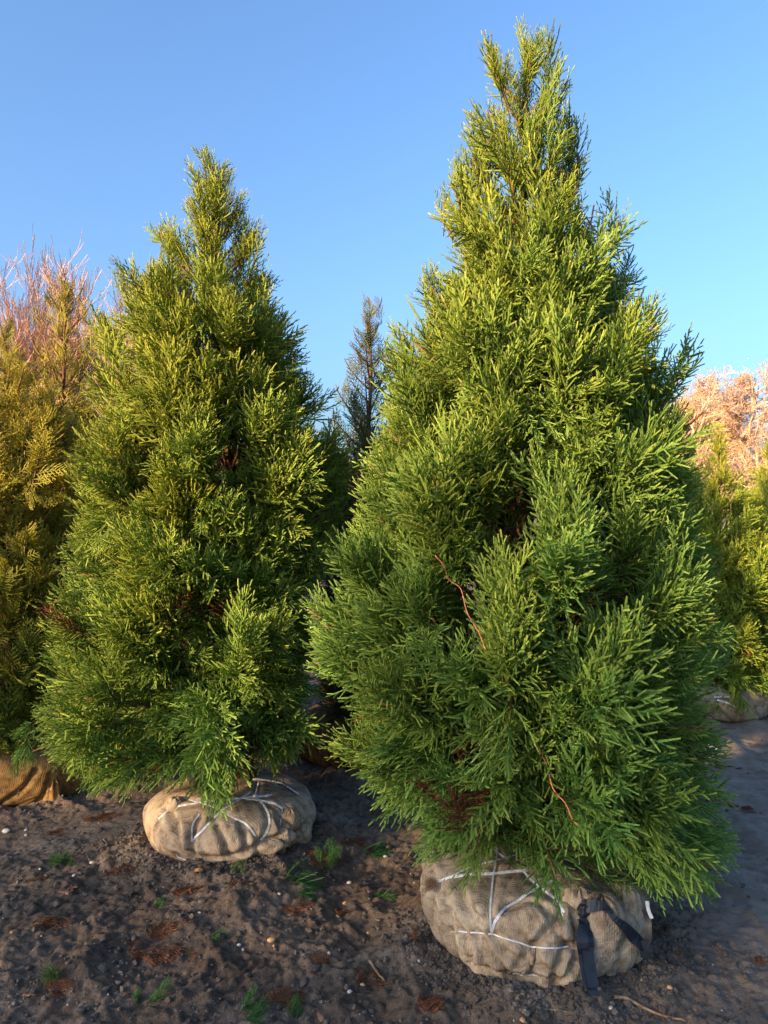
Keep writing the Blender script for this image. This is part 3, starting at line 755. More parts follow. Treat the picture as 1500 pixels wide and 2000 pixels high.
# orange twine winding down the front of the crown
Vc = np.array([q[1] for q in items_main])
def crown_front(px, py):
    best = 9
    for d in np.arange(2.0, 3.2, .04):
        pt = P(px, py, d)
        if (np.linalg.norm(Vc-pt, axis=1) < .13).sum() >= 1: best = d; break
    return min(best, 3.0)
def front_line(pts, off=.055):
    q = crom(pts, 4); dd = np.array([crown_front(a, b) for a, b in q]); dd = np.minimum(dd, np.median(dd)+.05)
    for _ in range(8): dd[1:-1] = (dd[:-2]+dd[1:-1]*2+dd[2:])/4
    return np.array([P(a, b, d-off) for (a, b), d in zip(q, dd)])
for pts in ([(850, 1085), (867, 1105), (877, 1132), (900, 1150), (912, 1195), (935, 1235), (948, 1268)],
            [(1048, 1450), (1050, 1455), (1070, 1500), (1080, 1540), (1105, 1570), (1118, 1600), (1135, 1617)]):
    p = front_line(pts); V, F, _ = tube(p, .0019, 5); sub(main, main, 'orange_twine', (V, F, None), M['orange'], True)

# ============================================================ LEFT CEDAR
prof_left = [(1520, 150, 480), (1480, 85, 560), (1400, 70, 600), (1300, 80, 605), (1200, 85, 615), (1100, 120, 640), (1000, 130, 660), (900, 150, 650), (820, 170, 610), (740, 190, 590),
             (660, 205, 570), (590, 230, 545), (520, 300, 515), (450, 345, 490), (390, 370, 470), (340, 385, 450), (292, 408, 422)]
extras_left = [(372, 400, 0), (470, 400, 0), (345, 470, .1), (675, 880, -.1), (680, 980, 0), (655, 1060, 0), (312, 448, 0), (238, 535, 0), (195, 640, .1), (500, 460, 0), (520, 545, 0), (612, 752, -.1), (660, 850, -.2), (675, 920, 0), (600, 860, -.4), (555, 640, 0), (185, 740, -.1), (130, 900, 0), (100, 1230, 0), (95, 1390, 0),
               (470, 1310, -.75), (420, 1420, -.7), (400, 1500, -.55), (370, 1530, -.5), (340, 780, -.5), (385, 350, 0), (450, 330, 0), (280, 1080, -.6), (220, 1250, -.6), (560, 1400, -.4), (250, 1500, -.55), (180, 1500, -.4)]
def dead_left():
    out = []; rg = np.random.RandomState(2)
    for k in range(9): out.append((rg.uniform(330, 380), rg.uniform(1330, 1400), -.35+rg.uniform(-.1, .1), 2.0, rg.uniform(-.5, .5), -.8, .6))
    for k in range(5): out.append((rg.uniform(360, 395), rg.uniform(1475, 1510), -.52, 3.0, rg.uniform(-.4, .3), -1.0, .34))
    for k in range(6): out.append((rg.uniform(250, 340), rg.uniform(1480, 1505), -.1, 2.0, rg.uniform(-.5, .5), -.9, .5))
    return out
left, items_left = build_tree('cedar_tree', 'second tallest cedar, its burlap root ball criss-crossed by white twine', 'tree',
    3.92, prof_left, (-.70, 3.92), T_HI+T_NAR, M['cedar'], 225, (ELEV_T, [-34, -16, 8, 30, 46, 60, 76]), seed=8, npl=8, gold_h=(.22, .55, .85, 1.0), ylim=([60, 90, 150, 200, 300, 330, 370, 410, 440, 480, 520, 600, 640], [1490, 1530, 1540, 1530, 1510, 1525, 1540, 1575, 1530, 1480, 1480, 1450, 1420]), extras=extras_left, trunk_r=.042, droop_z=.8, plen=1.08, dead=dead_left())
V, F = ball_mesh(0, 0, .405, .40, .26, 4.2, tilt=(-.02, .02), low=.28, lump=.026, fk=.45)
tw = [([(310, 1600), (337, 1579), (382, 1570), (406, 1566), (457, 1561), (499, 1557)], .011), ([(349, 1557), (382, 1566), (421, 1579), (457, 1599), (480, 1609), (505, 1641)], .010),
      ([(389, 1590), (376, 1611), (373, 1644)], .009), ([(373, 1644), (385, 1633), (406, 1611), (430, 1587), (460, 1567), (490, 1548)], .012),
      ([(499, 1557), (514, 1572), (526, 1596), (523, 1620), (508, 1642)], .012), ([(475, 1560), (511, 1565), (535, 1570), (551, 1580)], .014), ([(499, 1557), (515, 1556), (532, 1553)], .014),
      ([(493, 1522), (520, 1525), (550, 1532), (583, 1552)], .013), ([(577, 1640), (574, 1612), (582, 1603), (600, 1606)], .014), ([(505, 1527), (502, 1542), (499, 1557)], .010),
      ([(345, 1668), (350, 1674), (380, 1684), (410, 1690), (450, 1684)], .004), ([(551, 1582), (549, 1600), (548, 1612)], .004)]
ballo, S = add_ball(left, V, F, M['burlap'], BALLS['left'][0], BALLS['left'][1], press=[q[0] for q in tw],
    folds=[[(315, 1630), (355, 1660), (400, 1676), (450, 1672), (500, 1652), (545, 1632), (600, 1612)], [(540, 1590), (550, 1625), (545, 1660)], [(565, 1635), (560, 1668)], [(388, 1600), (372, 1640), (380, 1670)], [(425, 1615), (438, 1640), (446, 1668)],
           [(470, 1612), (480, 1640), (478, 1665)], [(325, 1580), (345, 1610), (350, 1650)], [(580, 1580), (590, 1620)], [(525, 1570), (548, 1590), (560, 1600)]])
for pts, wd in tw:
    p, nn = S.line(pts, .003, 8); sub(ballo, left, 'twine', ribbon(p, nn, wd*.8, .0018), M['twine'])
sub(ballo, left, 'twine_knot', blob(S.hit(499, 1557, .006)[0], (.014, .012, .010), 4.4, 10, .3), M['twine'], True)
for (bx, by, rr, sd) in ((566, 1600, (.055, .05, .055), 1.1), (548, 1632, (.065, .05, .05), 2.1), (592, 1618, (.05, .05, .055), 6.1), (525, 1648, (.09, .05, .035), 3.1), (337, 1580, (.05, .04, .04), 5.3)):
    sub(ballo, left, 'burlap_bulge', blob(S.hit(bx, by, -.028)[0], rr, sd, 20, .14, .08), M['burlap'], True)
for pts in ([(520, 1440), (538, 1455), (541, 1490), (531, 1520), (524, 1542)], [(541, 1490), (550, 1515), (560, 1540)], [(520, 1545), (540, 1540), (562, 1547)]):
    q = crom(pts, 4); V, F, _ = tube(np.array([P(a, b, 3.80) for a, b in q]), .0028, 5); sub(left, left, 'red_twine', (V, F, None), M['red'], True)

# ============================================================ FAR CEDARS (right edge)
prof_bg = [(1760, 900, 1180), (1700, 760, 1330), (1600, 700, 1390), (1450, 660, 1420), (1300, 640, 1440), (1150, 650, 1420), (1000, 690, 1390), (850, 730, 1350), (700, 790, 1280), (550, 860, 1210), (400, 920, 1150), (250, 980, 1090), (130, 1020, 1050)]
def bg_cedar(seed):
    rng = np.random.RandomState(seed)
    pf = [(y, x0-1035+750, x1-1035+750) for y, x0, x1 in prof_bg]
    items, limbs, ax, ztop = make_crown(rng, 3.0, pf, (0, 3.0), 120, (ELEV_T, [-30, -10, 20, 42, 52, 66, 80]), npl=6, plen=1.15, droop_z=.6)
    for q in items: q[0] = rng.randint(len(T_LO))
    off = np.array([0, 3.0, 0])
    V, F, C = instance(T_LO, items); cm = tri_mesh('crown', V-off, F, C)
    V, F, _ = join([tube(p, r, 3) for p, r in limbs]); bm_ = tri_mesh('branches', V-off, F)
    zt = np.linspace(.15, ztop-.15, 10); V, F, _ = tube(np.array([ax(z) for z in zt]), .04*(1-(zt-.15)/(ztop-.15))+.004, 8); tm_ = tri_mesh('trunk', V-off, F, smooth=True)
    print('bg cedar tris', len(C))
    return cm, bm_, tm_, ztop
BG = [bg_cedar(21), bg_cedar(22)]
for cm, bm_, tm_, _ in BG: cm.materials.append(M['cedar_bg']); bm_.materials.append(M['twig']); tm_.materials.append(M['bark'])
Vb, Fb = ball_mesh(0, 0, .43, .42, .27, 7.7, low=.28)
ball_me = tri_mesh('root_ball', Vb, Fb, smooth=True); ball_me.materials.append(M['burlap'])
def place_bg(name, x, y, sc, rz, label, group=None, var=0, me_ball=None, sxy=1.0, z=0):
    cm, bm_, tm_, _ = BG[var]
    root = empty(name, (x, y, z), label, 'tree', group); root.rotation_euler = (0, 0, rz)
    for nm, me, s in (('crown', cm, (sc*sxy, sc*sxy, sc)), ('branches', bm_, (sc*sxy, sc*sxy, sc)), ('trunk', tm_, (sc, sc, sc)), ('root_ball', me_ball or ball_me, (1, 1, 1))):
        o = bpy.data.objects.new(nm, me); col.objects.link(o); o.parent = root; o.scale = s
    return root
GR = 'cedars in the row beyond the tallest tree'
r1 = place_bg('cedar_tree', 2.72, 6.28, .66, .3, 'small sunlit yellow green cedar on a burlap ball behind the tallest tree', GR, 0, sxy=1.0)
S = Surf(Vb+np.array([2.72, 6.28, 0]), Fb)
bl = [c for c in r1.children if c.name.startswith('root_ball')][0]
for pts in ([(1395, 1362), (1420, 1361), (1436, 1363)], [(1400, 1367), (1425, 1374), (1440, 1385)]):
    p, nn = S.line(pts, .004); p = p-np.array([2.72, 6.28, 0]); V, F, _ = ribbon(p, nn, .012, .002)
    cth, sth = math.cos(-.3), math.sin(-.3); V = np.stack([V[:, 0]*cth-V[:, 1]*sth, V[:, 0]*sth+V[:, 1]*cth, V[:, 2]], -1)
    me = tri_mesh('twine', V, F); o = bpy.data.objects.new('twine', me); me.materials.append(M['twine']); col.objects.link(o); o.parent = bl
place_bg('cedar_tree', 2.42, 7.2, .86, 1.9, 'cedar mostly hidden behind the right side of the tallest tree, its tip just showing', GR, 1)
place_bg('cedar_tree', 3.62, 6.9, .63, 3.9, 'cedar cut off by the right border of the picture, nearest the right edge', GR, 1)
place_bg('cedar_tree', 4.5, 9.0, .72, 2.4, 'cedar farther back at the right border, seen past the nearer ones', GR, 0)

# ============================================================ ARBORVITAE
elev_th = ([0, .15, .4, .7, 1], [5, 25, 42, 55, 75])
prof_fl = [(1500, -120, 100), (1440, -160, 130), (1340, -190, 150), (1200, -190, 165), (1050, -180, 175), (900, -150, 175), (800, -120, 160), (730, -80, 120), (660, -30, 60), (610, 0, 20)]
fl, _ = build_tree('arborvitae_tree', 'golden arborvitae at the left edge standing on an orange brown burlap ball', 'tree', 4.55, prof_fl, (BALLS['far_left'][0], 4.55),
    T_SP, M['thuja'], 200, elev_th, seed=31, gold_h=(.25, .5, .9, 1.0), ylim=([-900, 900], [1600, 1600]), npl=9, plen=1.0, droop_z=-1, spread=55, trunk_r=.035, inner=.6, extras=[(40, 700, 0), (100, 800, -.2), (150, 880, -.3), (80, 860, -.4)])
V, F = ball_mesh(0, 0, .50, .44, .33, 2.9, low=.30, tilt=(-.12, 0), fk=.15)
ballo, S = add_ball(fl, V, F, M['burlap_orange'], BALLS['far_left'][0], BALLS['far_left'][1], folds=[[(2, 1570), (45, 1540), (70, 1505)], [(30, 1590), (80, 1560), (100, 1515)]], fdepth=.012)
p, nn = S.line([(62, 1500), (50, 1530), (35, 1545), (38, 1590)], .002); sub(ballo, fl, 'twine', ribbon(p, nn, .006, .002), M['burlap_dark'])
p, nn = S.line([(0, 1578), (50, 1563), (90, 1545), (118, 1530)], .002); sub(ballo, fl, 'twine', ribbon(p, nn, .006, .002), M['burlap_dark'])
c_, _ = S.hit(104, 1560, -.03); sub(ballo, fl, 'burlap_tail', blob(c_+np.array([.02, -.02, -.02]), (.055, .05, .12), 4.7, 24, .12, .16), M['burlap_orange'], True)
prof_sp = [(1450, -20, 200), (1300, -40, 225), (1150, -45, 235), (1000, -35, 235), (900, -10, 225), (820, 20, 215), (740, 45, 195), (680, 70, 185), (620, 90, 175), (570, 110, 155), (515, 125, 135)]
sp_extra = [(75, 600, 0), (90, 560, 0), (180, 585, 0), (165, 550, 0), (60, 660, 0), (190, 640, 0), (50, 730, .1), (185, 700, 0)]
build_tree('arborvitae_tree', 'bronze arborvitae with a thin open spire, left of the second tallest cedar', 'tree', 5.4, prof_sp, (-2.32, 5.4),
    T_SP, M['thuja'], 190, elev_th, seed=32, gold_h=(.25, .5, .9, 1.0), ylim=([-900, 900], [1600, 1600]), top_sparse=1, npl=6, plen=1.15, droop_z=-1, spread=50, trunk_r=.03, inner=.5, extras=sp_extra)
prof_c = [(1450, 620, 830), (1300, 600, 850), (1100, 605, 850), (950, 610, 850), (850, 622, 835), (790, 640, 818), (730, 655, 800), (680, 675, 780), (640, 690, 762), (600, 712, 735), (570, 718, 728)]
cen, _ = build_tree('arborvitae_tree', 'sparse dull arborvitae spire showing in the gap between the two tall cedars', 'tree', 5.05, prof_c, (BALLS['centre'][0], 5.05),
    T_SP, M['thuja_dull'], 160, elev_th, seed=33, ylim=([-900, 900], [1600, 1600]), top_sparse=1, npl=5, plen=1.1, droop_z=-1, spread=50, trunk_r=.03, inner=.7, extras=[(690, 645, 0), (738, 640, 0), (672, 700, 0), (640, 770, 0), (655, 750, 0), (775, 690, 0), (745, 580, 0)])
V, F = ball_mesh(0, 0, .46, .42, .33, 9.9, low=.3)
add_ball(cen, V, F, M['burlap_dark'], BALLS['centre'][0], BALLS['centre'][1])
# young cedar frond sprawling over the far-left ball
tipf = crom([P(70, 1405, 3.95), P(55, 1440, 3.9), P(35, 1470, 3.88), P(12, 1500, 3.86)], 4)
V, F, C = instance(T_HI, frond_items(tipf, T_HI, 6, .5, .2, .35, 9)); sub(fl, fl, 'frond', (V, F, C), M['cedar'])

# ============================================================ BARE WOODS BEHIND
def bare(rng, base, H, r0, style, depth=5):
    s0, s1, ra, rb, tips = [], [], [], [], []
    def grow(p, d, L, r, lv):
        n = 5 if lv < 2 else 3; dd = d.copy(); pts = [p]
        wob = .10 if style == 'fast' else .20
        for i in range(n):
            q = pts[-1]+dd*L/n; s0.append(pts[-1]); s1.append(q); ra.append(r*(1-.55*i/n)); rb.append(r*(1-.55*(i+1)/n)); pts.append(q)
            dd = unit(dd+rng.normal(size=3)*wob+np.array([0, 0, .14 if style == 'fast' else .05]))
        if lv >= depth: tips.append(pts[-1]); return
        kids = {'fast': (11, 8, 5, 3, 2)[min(lv, 4)], 'oak': (7, 6, 6, 5, 4)[min(lv, 4)]}[style]
        for k in range(kids):
            t = rng.uniform(.25 if lv == 0 else .2, 1) * n; i = min(n-1, int(t)); pp = pts[i]+(pts[i+1]-pts[i])*(t-i)
            loc = unit(pts[i+1]-pts[i]); A, B = frames(np.array([loc])); th = rng.rand()*6.28
            an = R(rng.uniform(14, 28) if style == 'fast' else rng.uniform(28, 62))
            nd = unit(loc*math.cos(an)+(A[0]*math.cos(th)+B[0]*math.sin(th))*math.sin(an))
            grow(pp, nd, L*rng.uniform(.45, .68)*(1 if lv else .85), r*.48, lv+1)
        tips.append(pts[-1])
    grow(np.array(base, float), unit(np.array([rng.uniform(-.05, .05), rng.uniform(-.05, .05), 1])), H*(.62 if style == 'fast' else .48), r0, 0)
    return s0, s1, ra, rb, np.array(tips)
def bare_tree(name, label, x, y, H, r0, style, mat, seed, leaves=0, group=None, depth=4, minr=.009):
    rng = np.random.RandomState(seed); s0, s1, ra, rb, tips = bare(rng, (0, 0, 0), H, r0, style, depth+(style == 'oak'))
    k = H/max(.1, np.array(s1)[:, 2].max())          # grow to the height asked for
    s0 = np.array(s0)*k; s1 = np.array(s1)*k; tips = tips*k
    ra = np.array(ra); rb = np.array(rb); big = ra > r0*.06 if style == 'oak' else ra > -1
    V, F, _ = prisms(s0[big], s1[big], np.maximum(ra, minr*1.6)[big], np.maximum(rb, minr*1.4)[big]) if style == 'oak' else prisms(s0, s1, np.maximum(ra, minr), np.maximum(rb, minr*.8))
    root = empty(name, (x, y, 0), label, 'tree', group)
    o = bpy.data.objects.new('branches', tri_mesh('branches', V, F)); o.data.materials.append(mat); col.objects.link(o); o.parent = root
    if style == 'oak':
        V, F, _ = prisms(s0[~big], s1[~big], minr, minr*.7)
        o = bpy.data.objects.new('twigs', tri_mesh('twigs', V, F)); o.data.materials.append(M['twig_orange']); col.objects.link(o); o.parent = root
    if leaves:
        n = leaves//3; c = tips[rng.randint(len(tips), size=n)]+rng.normal(size=(n, 3))*.13; a = unit(rng.normal(size=(n, 3))); b = unit(np.cross(a, rng.normal(size=(n, 3)))); s = rng.uniform(.022, .045, (n, 1))
        V = np.stack([c-a*s, c+b*s*.6, c+a*s, c-b*s*.6], 1).reshape(-1, 3); F = np.arange(4*n).reshape(-1, 4)
        o = bpy.data.objects.new('leaves', tri_mesh('leaves', V, F)); o.data.materials.append(M['oak_leaf']); col.objects.link(o); o.parent = root
    print(name, len(s0)); return root
def bx(px, y): return (px-750)/FPX*y
GL = 'bare upright trees beyond the left row'
for i, (px, y, H, lab) in enumerate([(-30, 24, 10.4, 'bare pinkish tree with upright stems, cut off by the left border'), (40, 25, 10.6, 'tall bare tree of thin upright pinkish stems, second from the left border'),
        (95, 24, 9.6, 'bare upright tree behind the left side of the bronze spire'), (150, 26, 8.9, 'bare upright tree right behind the bronze spire, fading into the left cedar'),
        (262, 25, 10.2, 'bare upright twiggy tree showing above the left shoulder of the second tallest cedar'), (300, 27, 9.6, 'slender bare tree beside the left shoulder of the second tallest cedar')]):
    bare_tree('bare_tree', lab, bx(px, y), y, H, .10, 'fast', M['bare_pink'], 50+i, 0, GL)
GO = 'brown winter trees beyond the rows'
for i, (px, y, H, lv, lab) in enumerate([(-60, 20, 5.6, 5000, 'low oak with orange brown leaves behind the left edge'), (110, 21, 5.4, 6000, 'low oak with orange brown leaves behind the bronze arborvitae'), (215, 23, 5.6, 5000, 'low leafy oak behind the left side of the second tallest cedar'),
        (625, 26, 3.6, 3000, 'low tan thicket tree in the gap between the two tall cedars')]):
    bare_tree('oak_tree', lab, bx(px, y), y, H, .12, 'oak', M['bare_pale'], 70+i, lv, GO)
for i, (px, y, H, lv, lab) in enumerate([(1400, 27, 6.5, 5000, 'orange brown bare tree with pale forking limbs behind the small cedar at right'), (1480, 28, 7.0, 6000, 'taller bare tree with pale limbs and orange twigs at the right border'), (1350, 31, 6.3, 3000, 'bare tree half hidden by the right side of the tallest cedar'),
        (1560, 30, 7.2, 4000, 'broad bare tree mostly outside the right border'), (1440, 36, 8.4, 5000, 'hazy bare tree farthest back at the right')]):
    bare_tree('oak_tree', lab, bx(px, y), y, H, .15, 'oak', M['bare_pale'], 90+i, lv, GO)

# ============================================================ UNSEEN BARE ROWS ADDED BEHIND THE CAMERA (shaped to filter the evening sun)
sd = SUN_DIR/np.linalg.norm(SUN_DIR); tdv = np.array([-sd[1], sd[0]])*-1        # tdv: across the sun, towards the far trees
if tdv[1] < 0: tdv = -tdv
SHADE_H = [6.0, 5.6, 5.15, 4.7, 4.5, 4.3, 4.0]
def bare_me(seed):
    rng = np.random.RandomState(seed); s0, s1, ra, rb, tips = bare(rng, (0, 0, 0), 5.0, .06, 'fast', 4)
    k = 5.0/np.percentile(np.array(s1)[:, 2], 99); V, F, _ = prisms(np.array(s0)*k, np.array(s1)*k, np.maximum(ra, .006), np.maximum(rb, .005))
    me = tri_mesh('branches', V, F); me.materials.append(M['bare_pink']); return me
BM = [bare_me(201), bare_me(202)]
for i, t in enumerate(np.arange(-7, 9.5, .95)):
    for row in (0, 1):
        tt = t+row*.45
        Hs = np.interp(tt, [-9, 0, 2.2, 3.3, 4.2, 5.5, 9], SHADE_H)+.2*math.sin(i*2.1+row)-1.5*row
        c = sd*(13+row*1.4)+tdv*tt
        root = empty('bare_tree', (c[0], c[1], 0), 'unseen bare upright sapling added behind the photographer to filter the sun', 'tree', 'unseen bare saplings added behind the photographer to filter the sun')
        o = bpy.data.objects.new('branches', BM[i % 2]); col.objects.link(o); o.parent = root; o.scale = (.8, .8, Hs/5); o.rotation_euler = (0, 0, i*1.7+row*2)

# ============================================================ GROUND LITTER
rg = np.random.RandomState(77)
def ico():
    import bmesh
    bm = bmesh.new(); bmesh.ops.create_icosphere(bm, subdivisions=1, radius=1); V = np.array([v.co[:] for v in bm.verts]); F = np.array([[v.index for v in f.verts] for f in bm.faces]); bm.free(); return V, F
IV, IF = ico()
def scatter(n, sampler, size, flat=.65, amp=.35):
    pts = sampler(n); n = len(pts); z, lane, rough = height(pts[:, 0], pts[:, 1])
    s = size(n); J = 1+rg.uniform(-amp, amp, (n, len(IV), 1)); A = unit(rg.normal(size=(n, 3))); 
    V = IV[None]*J*s[:, None, None]*np.array([1, 1, flat])*rg.uniform(.7, 1.2, (n, 1, 3))
    th = rg.rand(n)*6.28; c_, s_ = np.cos(th)[:, None], np.sin(th)[:, None]
    V = np.stack([V[..., 0]*c_-V[..., 1]*s_, V[..., 0]*s_+V[..., 1]*c_, V[..., 2]], -1)
    V = V+np.stack([pts[:, 0], pts[:, 1], z+s*.25], -1)[:, None, :]
    F = (np.arange(n)[:, None, None]*len(IV)+IF[None]).reshape(-1, 3); return V.reshape(-1, 3), F, None
def area(n):
    y = 2.2+3.4*rg.rand(n)**1.5; x = rg.uniform(-1, 1, n)*(.52*y)
    k = rg.rand(n) < np.where(x > 1.25, .55, 1)*np.clip(.45+1.8*n2(x, y, .35, 31), .05, 1); return np.stack([x, y], -1)[k]
def rings(n):
    out = []
    for k, w_ in (('main', .55), ('left', .35), ('far_left', .1)):
        bx_, by_, br = BALLS[k]; m = int(n*w_); a = rg.uniform(math.pi*.92, math.pi*2.05, m); r = br*.88+np.abs(rg.normal(size=m))*.10
        x, y = bx_+np.cos(a)*r, by_+np.sin(a)*r; out.append(np.stack([x, y], -1))
    return np.concatenate(out)
cl = join([scatter(9000, area, lambda n: .0025+.006*rg.rand(n)**2+.012*rg.rand(n)**9), scatter(6500, rings, lambda n: .003+.009*rg.rand(n)**2.2)])
tag(link_mesh('soil_clods', tri_mesh('soil_clods', cl[0], cl[1]), M['clod']), 'loose crumbs and clods of brown soil lying over the dug ground', 'soil', kind='stuff')
gr = scatter(300, lambda n: np.stack([rg.uniform(-1.8, 1.9, n), 2.2+3.2*rg.rand(n)**1.4], -1), lambda n: .0018+.0025*rg.rand(n)**2, .8, .2)
tag(link_mesh('grit', tri_mesh('grit', gr[0], gr[1]), M['grit']), 'fine pale grit sprinkled over the dark soil', 'grit', kind='stuff')
# pebbles one can point to: (px, py, size px, tan?, label)
pebs = [(12, 1625, 13, 0, 'large white pebble at the left border below the orange brown root ball'), (51, 1622, 6, 0, 'small white pebble just right of the large white one at the left border'), (51, 1632, 7, 0, 'white pebble below the smaller one near the left border'),
        (180, 1686, 9, 0, 'cream pebble at the right end of the grass-like green patch'), (145, 1711, 7, 0, 'white pebble below the grass-like green patch'), (78, 1698, 5, 0, 'tiny white pebble left of the grass-like green patch'),
        (530, 1838, 14, 1, 'orange tan pebble in the middle foreground'), (535, 1848, 6, 1, 'small orange chip touching the orange tan pebble'), (23, 1822, 7, 1, 'yellowish pebble near the left border in the dark soil'),
        (467, 1847, 8, 0, 'pale stone left of the orange tan pebble'), (475, 1856, 7, 0, 'pale stone just below another, left of the orange tan pebble'), (1308, 1930, 10, 1, 'tan pebble lying on the grey lane near the bottom right'),
        (1193, 1970, 9, 0, 'pale pebble right of the black strap end'), (1021, 1994, 12, 1, 'tan stone at the bottom border below the tallest tree'), (545, 1747, 7, 0, 'pale pebble right below the second tallest cedar'),
        (674, 1765, 9, 1, 'brownish pebble in the middle of the bare soil'), (643, 1863, 8, 0, 'pale pebble right of the orange tan pebble'), (708, 1924, 8, 1, 'yellow pebble in the foreground beside a short stick'),
        (683, 1938, 9, 0, 'white pebble left of the yellow one in the foreground'), (719, 1823, 6, 1, 'small yellow pebble in the centre of the soil'), (390, 1783, 5, 0, 'tiny pale pebble below a brown frond'), (758, 1656, 9, 1, 'tan pebble on the path left of the tallest tree'),
        (753, 1675, 9, 0, 'flat white chip on the path left of the tallest tree'), (682, 1725, 8, 0, 'white pebble below the fallen green frond'), (1025, 1975, 6, 0, 'small pale pebble near the bottom border'), (818, 1878, 7, 0, 'pale pebble left of the largest root ball')]
def peb_mesh(c, s, seed): V, F, _ = blob((0, 0, 0), (s, s*.75, s*.55), seed, 9, .12); return tri_mesh('pebble', V, F, smooth=True)
for i, (x_, y_, s_, tn, lab) in enumerate(pebs):
    g = on_ground(x_, y_); s = s_/1.7/FPX*g[1]; me = peb_mesh(g, s, i*1.3)
    o = link_mesh('pebble', me, M['pebble_tan' if tn else 'pebble'], None, (g[0], g[1], g[2]+s*.3)); o.rotation_euler = (0, 0, i*1.1); tag(o, lab, 'pebble', 'pebbles on the soil')
# fronds on the ground
def ground_frond(name, lab, cat, px, py, n, spread, sc, tm, mat, ang, seed, group, flatness=.25, z=.006, dirs=None):
    rr = np.random.RandomState(seed); c = on_ground(px, py); it = []; spread = min(spread, .036)
    for k in range(n):
        x = c[0]+rr.normal()*spread; y = c[1]+rr.normal()*spread*.6; a = R(ang)+rr.normal()*.5
        d = np.array([math.cos(a), math.sin(a), rr.uniform(-.02, flatness)]); it.append([rr.randint(len(tm)), np.array([x, y, hz(x, y)+z]), d, np.array([rr.normal()*.4, rr.normal()*.4, -1 if flatness < .3 else 1]), sc*rr.uniform(.7, 1.2), rr.rand()])
    V, F, C = instance(tm, it)
    gz = height(V[:, 0], V[:, 1])[0]; V[:, 2] = np.maximum(V[:, 2], gz+.002+.004*rr.rand(len(V)))
    o = link_mesh(name, tri_mesh(name, V-c, F, C), mat, None, c); tag(o, lab, cat, group); return o
GG, GB = 'green clippings on the soil', 'brown dead fronds on the soil'
greens = [(115, 1690, 12, .05, .22, 20, 'grassy green patch in the soil at the left, beside a cream pebble', .6), (632, 1705, 4, .02, .45, 70, 'bright green fern-like cedar sprig standing on the soil between the two root balls', .8),
    (712, 1668, 3, .02, .55, 15, 'green sprig lying flat nearer the tallest tree than the upright fern-like sprig', .1), (560, 1733, 3, .03, .55, 10, 'long green sprig lying below the fern-like sprig', .1), (265, 1968, 3, .02, .28, 40, 'small green sprig at the bottom left of the foreground', .4),
    (470, 1990, 4, .02, .34, 30, 'green clipping cut by the bottom border, left of centre', .4), (566, 1983, 3, .015, .25, 50, 'little green tuft at the bottom border beside brown fronds', .5), (300, 1770, 2, .01, .2, 0, 'tiny green clipping below the second tallest cedar', .1),
    (410, 1826, 2, .01, .2, 10, 'small green clipping left of the orange tan pebble', .1), (735, 1756, 2, .01, .25, 10, 'little dull green clipping on the bare soil left of the largest ball', .1), (127, 1915, 2, .01, .3, 200, 'green scrap touching a brown leaf at the lower left', .3), (465, 1715, 2, .012, .3, 80, 'small green shoot in front of the left root ball', .7), (625, 1640, 2, .01, .16, 150, 'dull green sprig beside the right side of the left root ball', .3)]
for i, (x_, y_, n, spd, sc_, an, lab, fl_) in enumerate(greens): ground_frond('green_sprig', lab, 'sprig', x_, y_, n, spd, sc_, T_HI, M['sprig'], an, 300+i, GG, fl_)
browns = [(262, 1865, 6, .035, .42, 20, 'long heap of orange brown frond litter across the left foreground'), (300, 1830, 5, .03, .42, 50, 'orange brown frond curling up beside a stone'), (345, 1742, 7, .03, .38, 10, 'rusty frond patch below the left root ball'), (110, 1790, 4, .018, .42, -80, 'brown frond bent like a hook at the left'),
    (556, 1781, 4, .015, .38, 0, 'rusty fan of frond right of the left root ball, on bare soil'), (545, 1958, 8, .03, .5, 30, 'large reddish frond heap at the bottom centre'), (75, 1925, 4, .02, .45, 10, 'tan brown frond at the bottom left'), (180, 1600, 8, .05, .40, 15, 'reddish frond litter behind the orange brown root ball, nearer the left cedar'),
    (85, 1630, 4, .04, .35, 5, 'short rusty litter streak right of the white pebbles'), (620, 1668, 8, .04, .42, 20, 'orange brown frond litter behind the fern-like sprig'), (690, 1650, 7, .04, .38, 30, 'dark red brown litter left of the tallest tree'), (545, 1660, 4, .02, .45, 20, 'orange frond beside the right foot of the left root ball'),
    (655, 1788, 4, .015, .3, 60, 'small dark rusty frond in the middle of the soil'), (610, 1880, 3, .015, .32, 0, 'flat brown frond in the right middle foreground'), (700, 1915, 4, .03, .34, 70, 'thin brown frond strands beside the short stick'), (835, 1975, 8, .02, .34, 80, 'ragged orange brown frond at the bottom, left of the largest ball'),
    (230, 1700, 5, .03, .34, 0, 'dark brown litter right of the grass-like patch'), (440, 1730, 5, .03, .34, 10, 'brown needles in front of the left root ball'), (345, 1852, 3, .02, .42, -20, 'brown frond lying right of the long litter heap'), (60, 1720, 3, .02, .3, 0, 'small brown litter at the left border'),
    (1440, 1580, 6, .05, .32, 10, 'dark litter on the grey lane at the right edge'), (1405, 1500, 6, .035, .34, 10, 'dark twiggy litter on the lane behind the tallest tree'), (1480, 1880, 3, .03, .3, 40, 'thin rusty strands at the right border of the lane'), (1140, 1905, 5, .05, .26, 0, 'fine roots and needles in front of the largest ball'), (560, 1480, 12, .05, .40, 0, 'red brown needle litter in the shade behind the left root ball')]
for i, (x_, y_, n, spd, sc_, an, lab) in enumerate(browns): ground_frond('dead_frond', lab, 'dead frond', x_, y_, n, spd, sc_, T_SP, M['dead_frond'], an, 400+i, GB, .12)
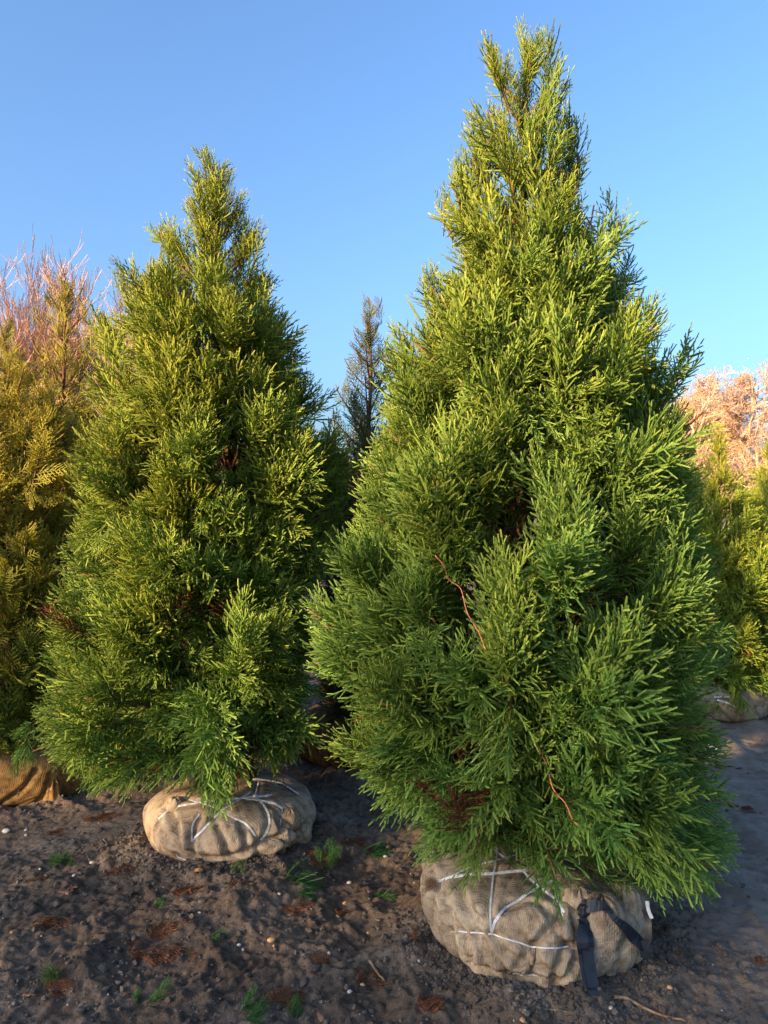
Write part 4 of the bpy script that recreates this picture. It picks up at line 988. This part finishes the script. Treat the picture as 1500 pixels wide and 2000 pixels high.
# leaves
def leaf(name, lab, px, py, s, ang, mat, lobed=True, seed=0):
    c = on_ground(px, py); rr = np.random.RandomState(seed); n = 26; V = [[0, 0, .004]]
    for k in range(n):
        a = 2*math.pi*k/n; r = (.62+.38*math.cos(a*5+.3)) if lobed else 1.0
        V.append([math.cos(a)*s*r*1.1, math.sin(a)*s*r*.62, .12*s*math.sin(a)**2+.10*s*math.cos(a*2+seed)])
    V = np.array(V); F = np.array([[0, 1+k, 1+(k+1) % n] for k in range(n)])
    V2 = V-np.array([0, 0, .0012]); F2 = F[:, ::-1]+len(V); rim = []
    for k in range(n): a_, b_ = 1+k, 1+(k+1) % n; rim += [[a_, b_+len(V), b_], [a_, a_+len(V), b_+len(V)]]
    o = link_mesh(name, tri_mesh(name, np.vstack([V, V2]), np.vstack([F, F2, np.array(rim)])), mat, None, c+np.array([0, 0, .010])); o.rotation_euler = (R(18), R(rr.uniform(-20, 20)), R(ang)); tag(o, lab, 'leaf', 'fallen leaves on the soil')
leaf('oak_leaf', 'pinkish brown lobed leaf right below the grass-like patch', 128, 1748, .030, 30, M['oakleaf_pale'], True, 1)
leaf('oak_leaf', 'second lobed brown leaf touching the pinkish one', 142, 1738, .028, 80, M['oakleaf_pale'], True, 2)
leaf('fallen_leaf', 'orange brown leaf at the foot of the left root ball', 388, 1704, .017, 10, M['oak_leaf'], False, 3)
leaf('fallen_leaf', 'bright orange leaf beside the fern-like sprig', 662, 1660, .018, 20, M['oak_leaf'], False, 4)
leaf('fallen_leaf', 'brown leaf at the bottom border right of the little green tuft', 626, 1990, .018, 110, M['oakleaf_pale'], False, 5)
leaf('fallen_leaf', 'small tan leaf at the bottom left corner', 55, 1950, .026, 150, M['oakleaf_pale'], True, 6)
def stick(lab, pts, r):
    q = crom([on_ground(a, b)+np.array([0, 0, r*1.3]) for a, b in pts], 5)
    q[:, 2] = np.maximum(q[:, 2], height(q[:, 0], q[:, 1])[0]+r*.6)
    V, F, _ = tube(q, np.linspace(r, r*.55, len(q)), 7); c = q[0]; tag(link_mesh('stick', tri_mesh('stick', V-c, F, smooth=True), M['stick'], None, c), lab, 'stick', 'sticks on the soil')
stick('long pale brown stick on the ground right of the black strap', [(1200, 1952), (1225, 1955), (1262, 1975), (1300, 1990), (1340, 2000)], .006)
stick('short bent stick in the centre foreground', [(722, 1880), (730, 1892), (738, 1905), (752, 1920)], .005)
stick('thin straw arching over the grass-like patch', [(160, 1655), (168, 1668), (175, 1683)], .002)
stick('thin curved straw left of the left root ball', [(201, 1640), (207, 1646), (210, 1652)], .002)
stick('thin white root strand below the largest ball', [(1060, 1970), (1085, 1975), (1110, 1978)], .002)
stick('fine pale straw lying on the lane beside the black loop', [(1262, 1834), (1278, 1835), (1293, 1835)], .002)
# white scrap on the lane
c = on_ground(1388, 1463); s = 12/FPX*c[1]; q = np.array([[-s, 0, .006], [0, .01, .012], [s, -.004, .006]])+c
V, F, _ = ribbon(q, np.array([0, -.3, 1]), .045, .002); tag(link_mesh('paper_scrap', tri_mesh('paper_scrap', V-c, F), M['white'], None, c), 'small white scrap lying on the lane behind the tallest tree', 'scrap')
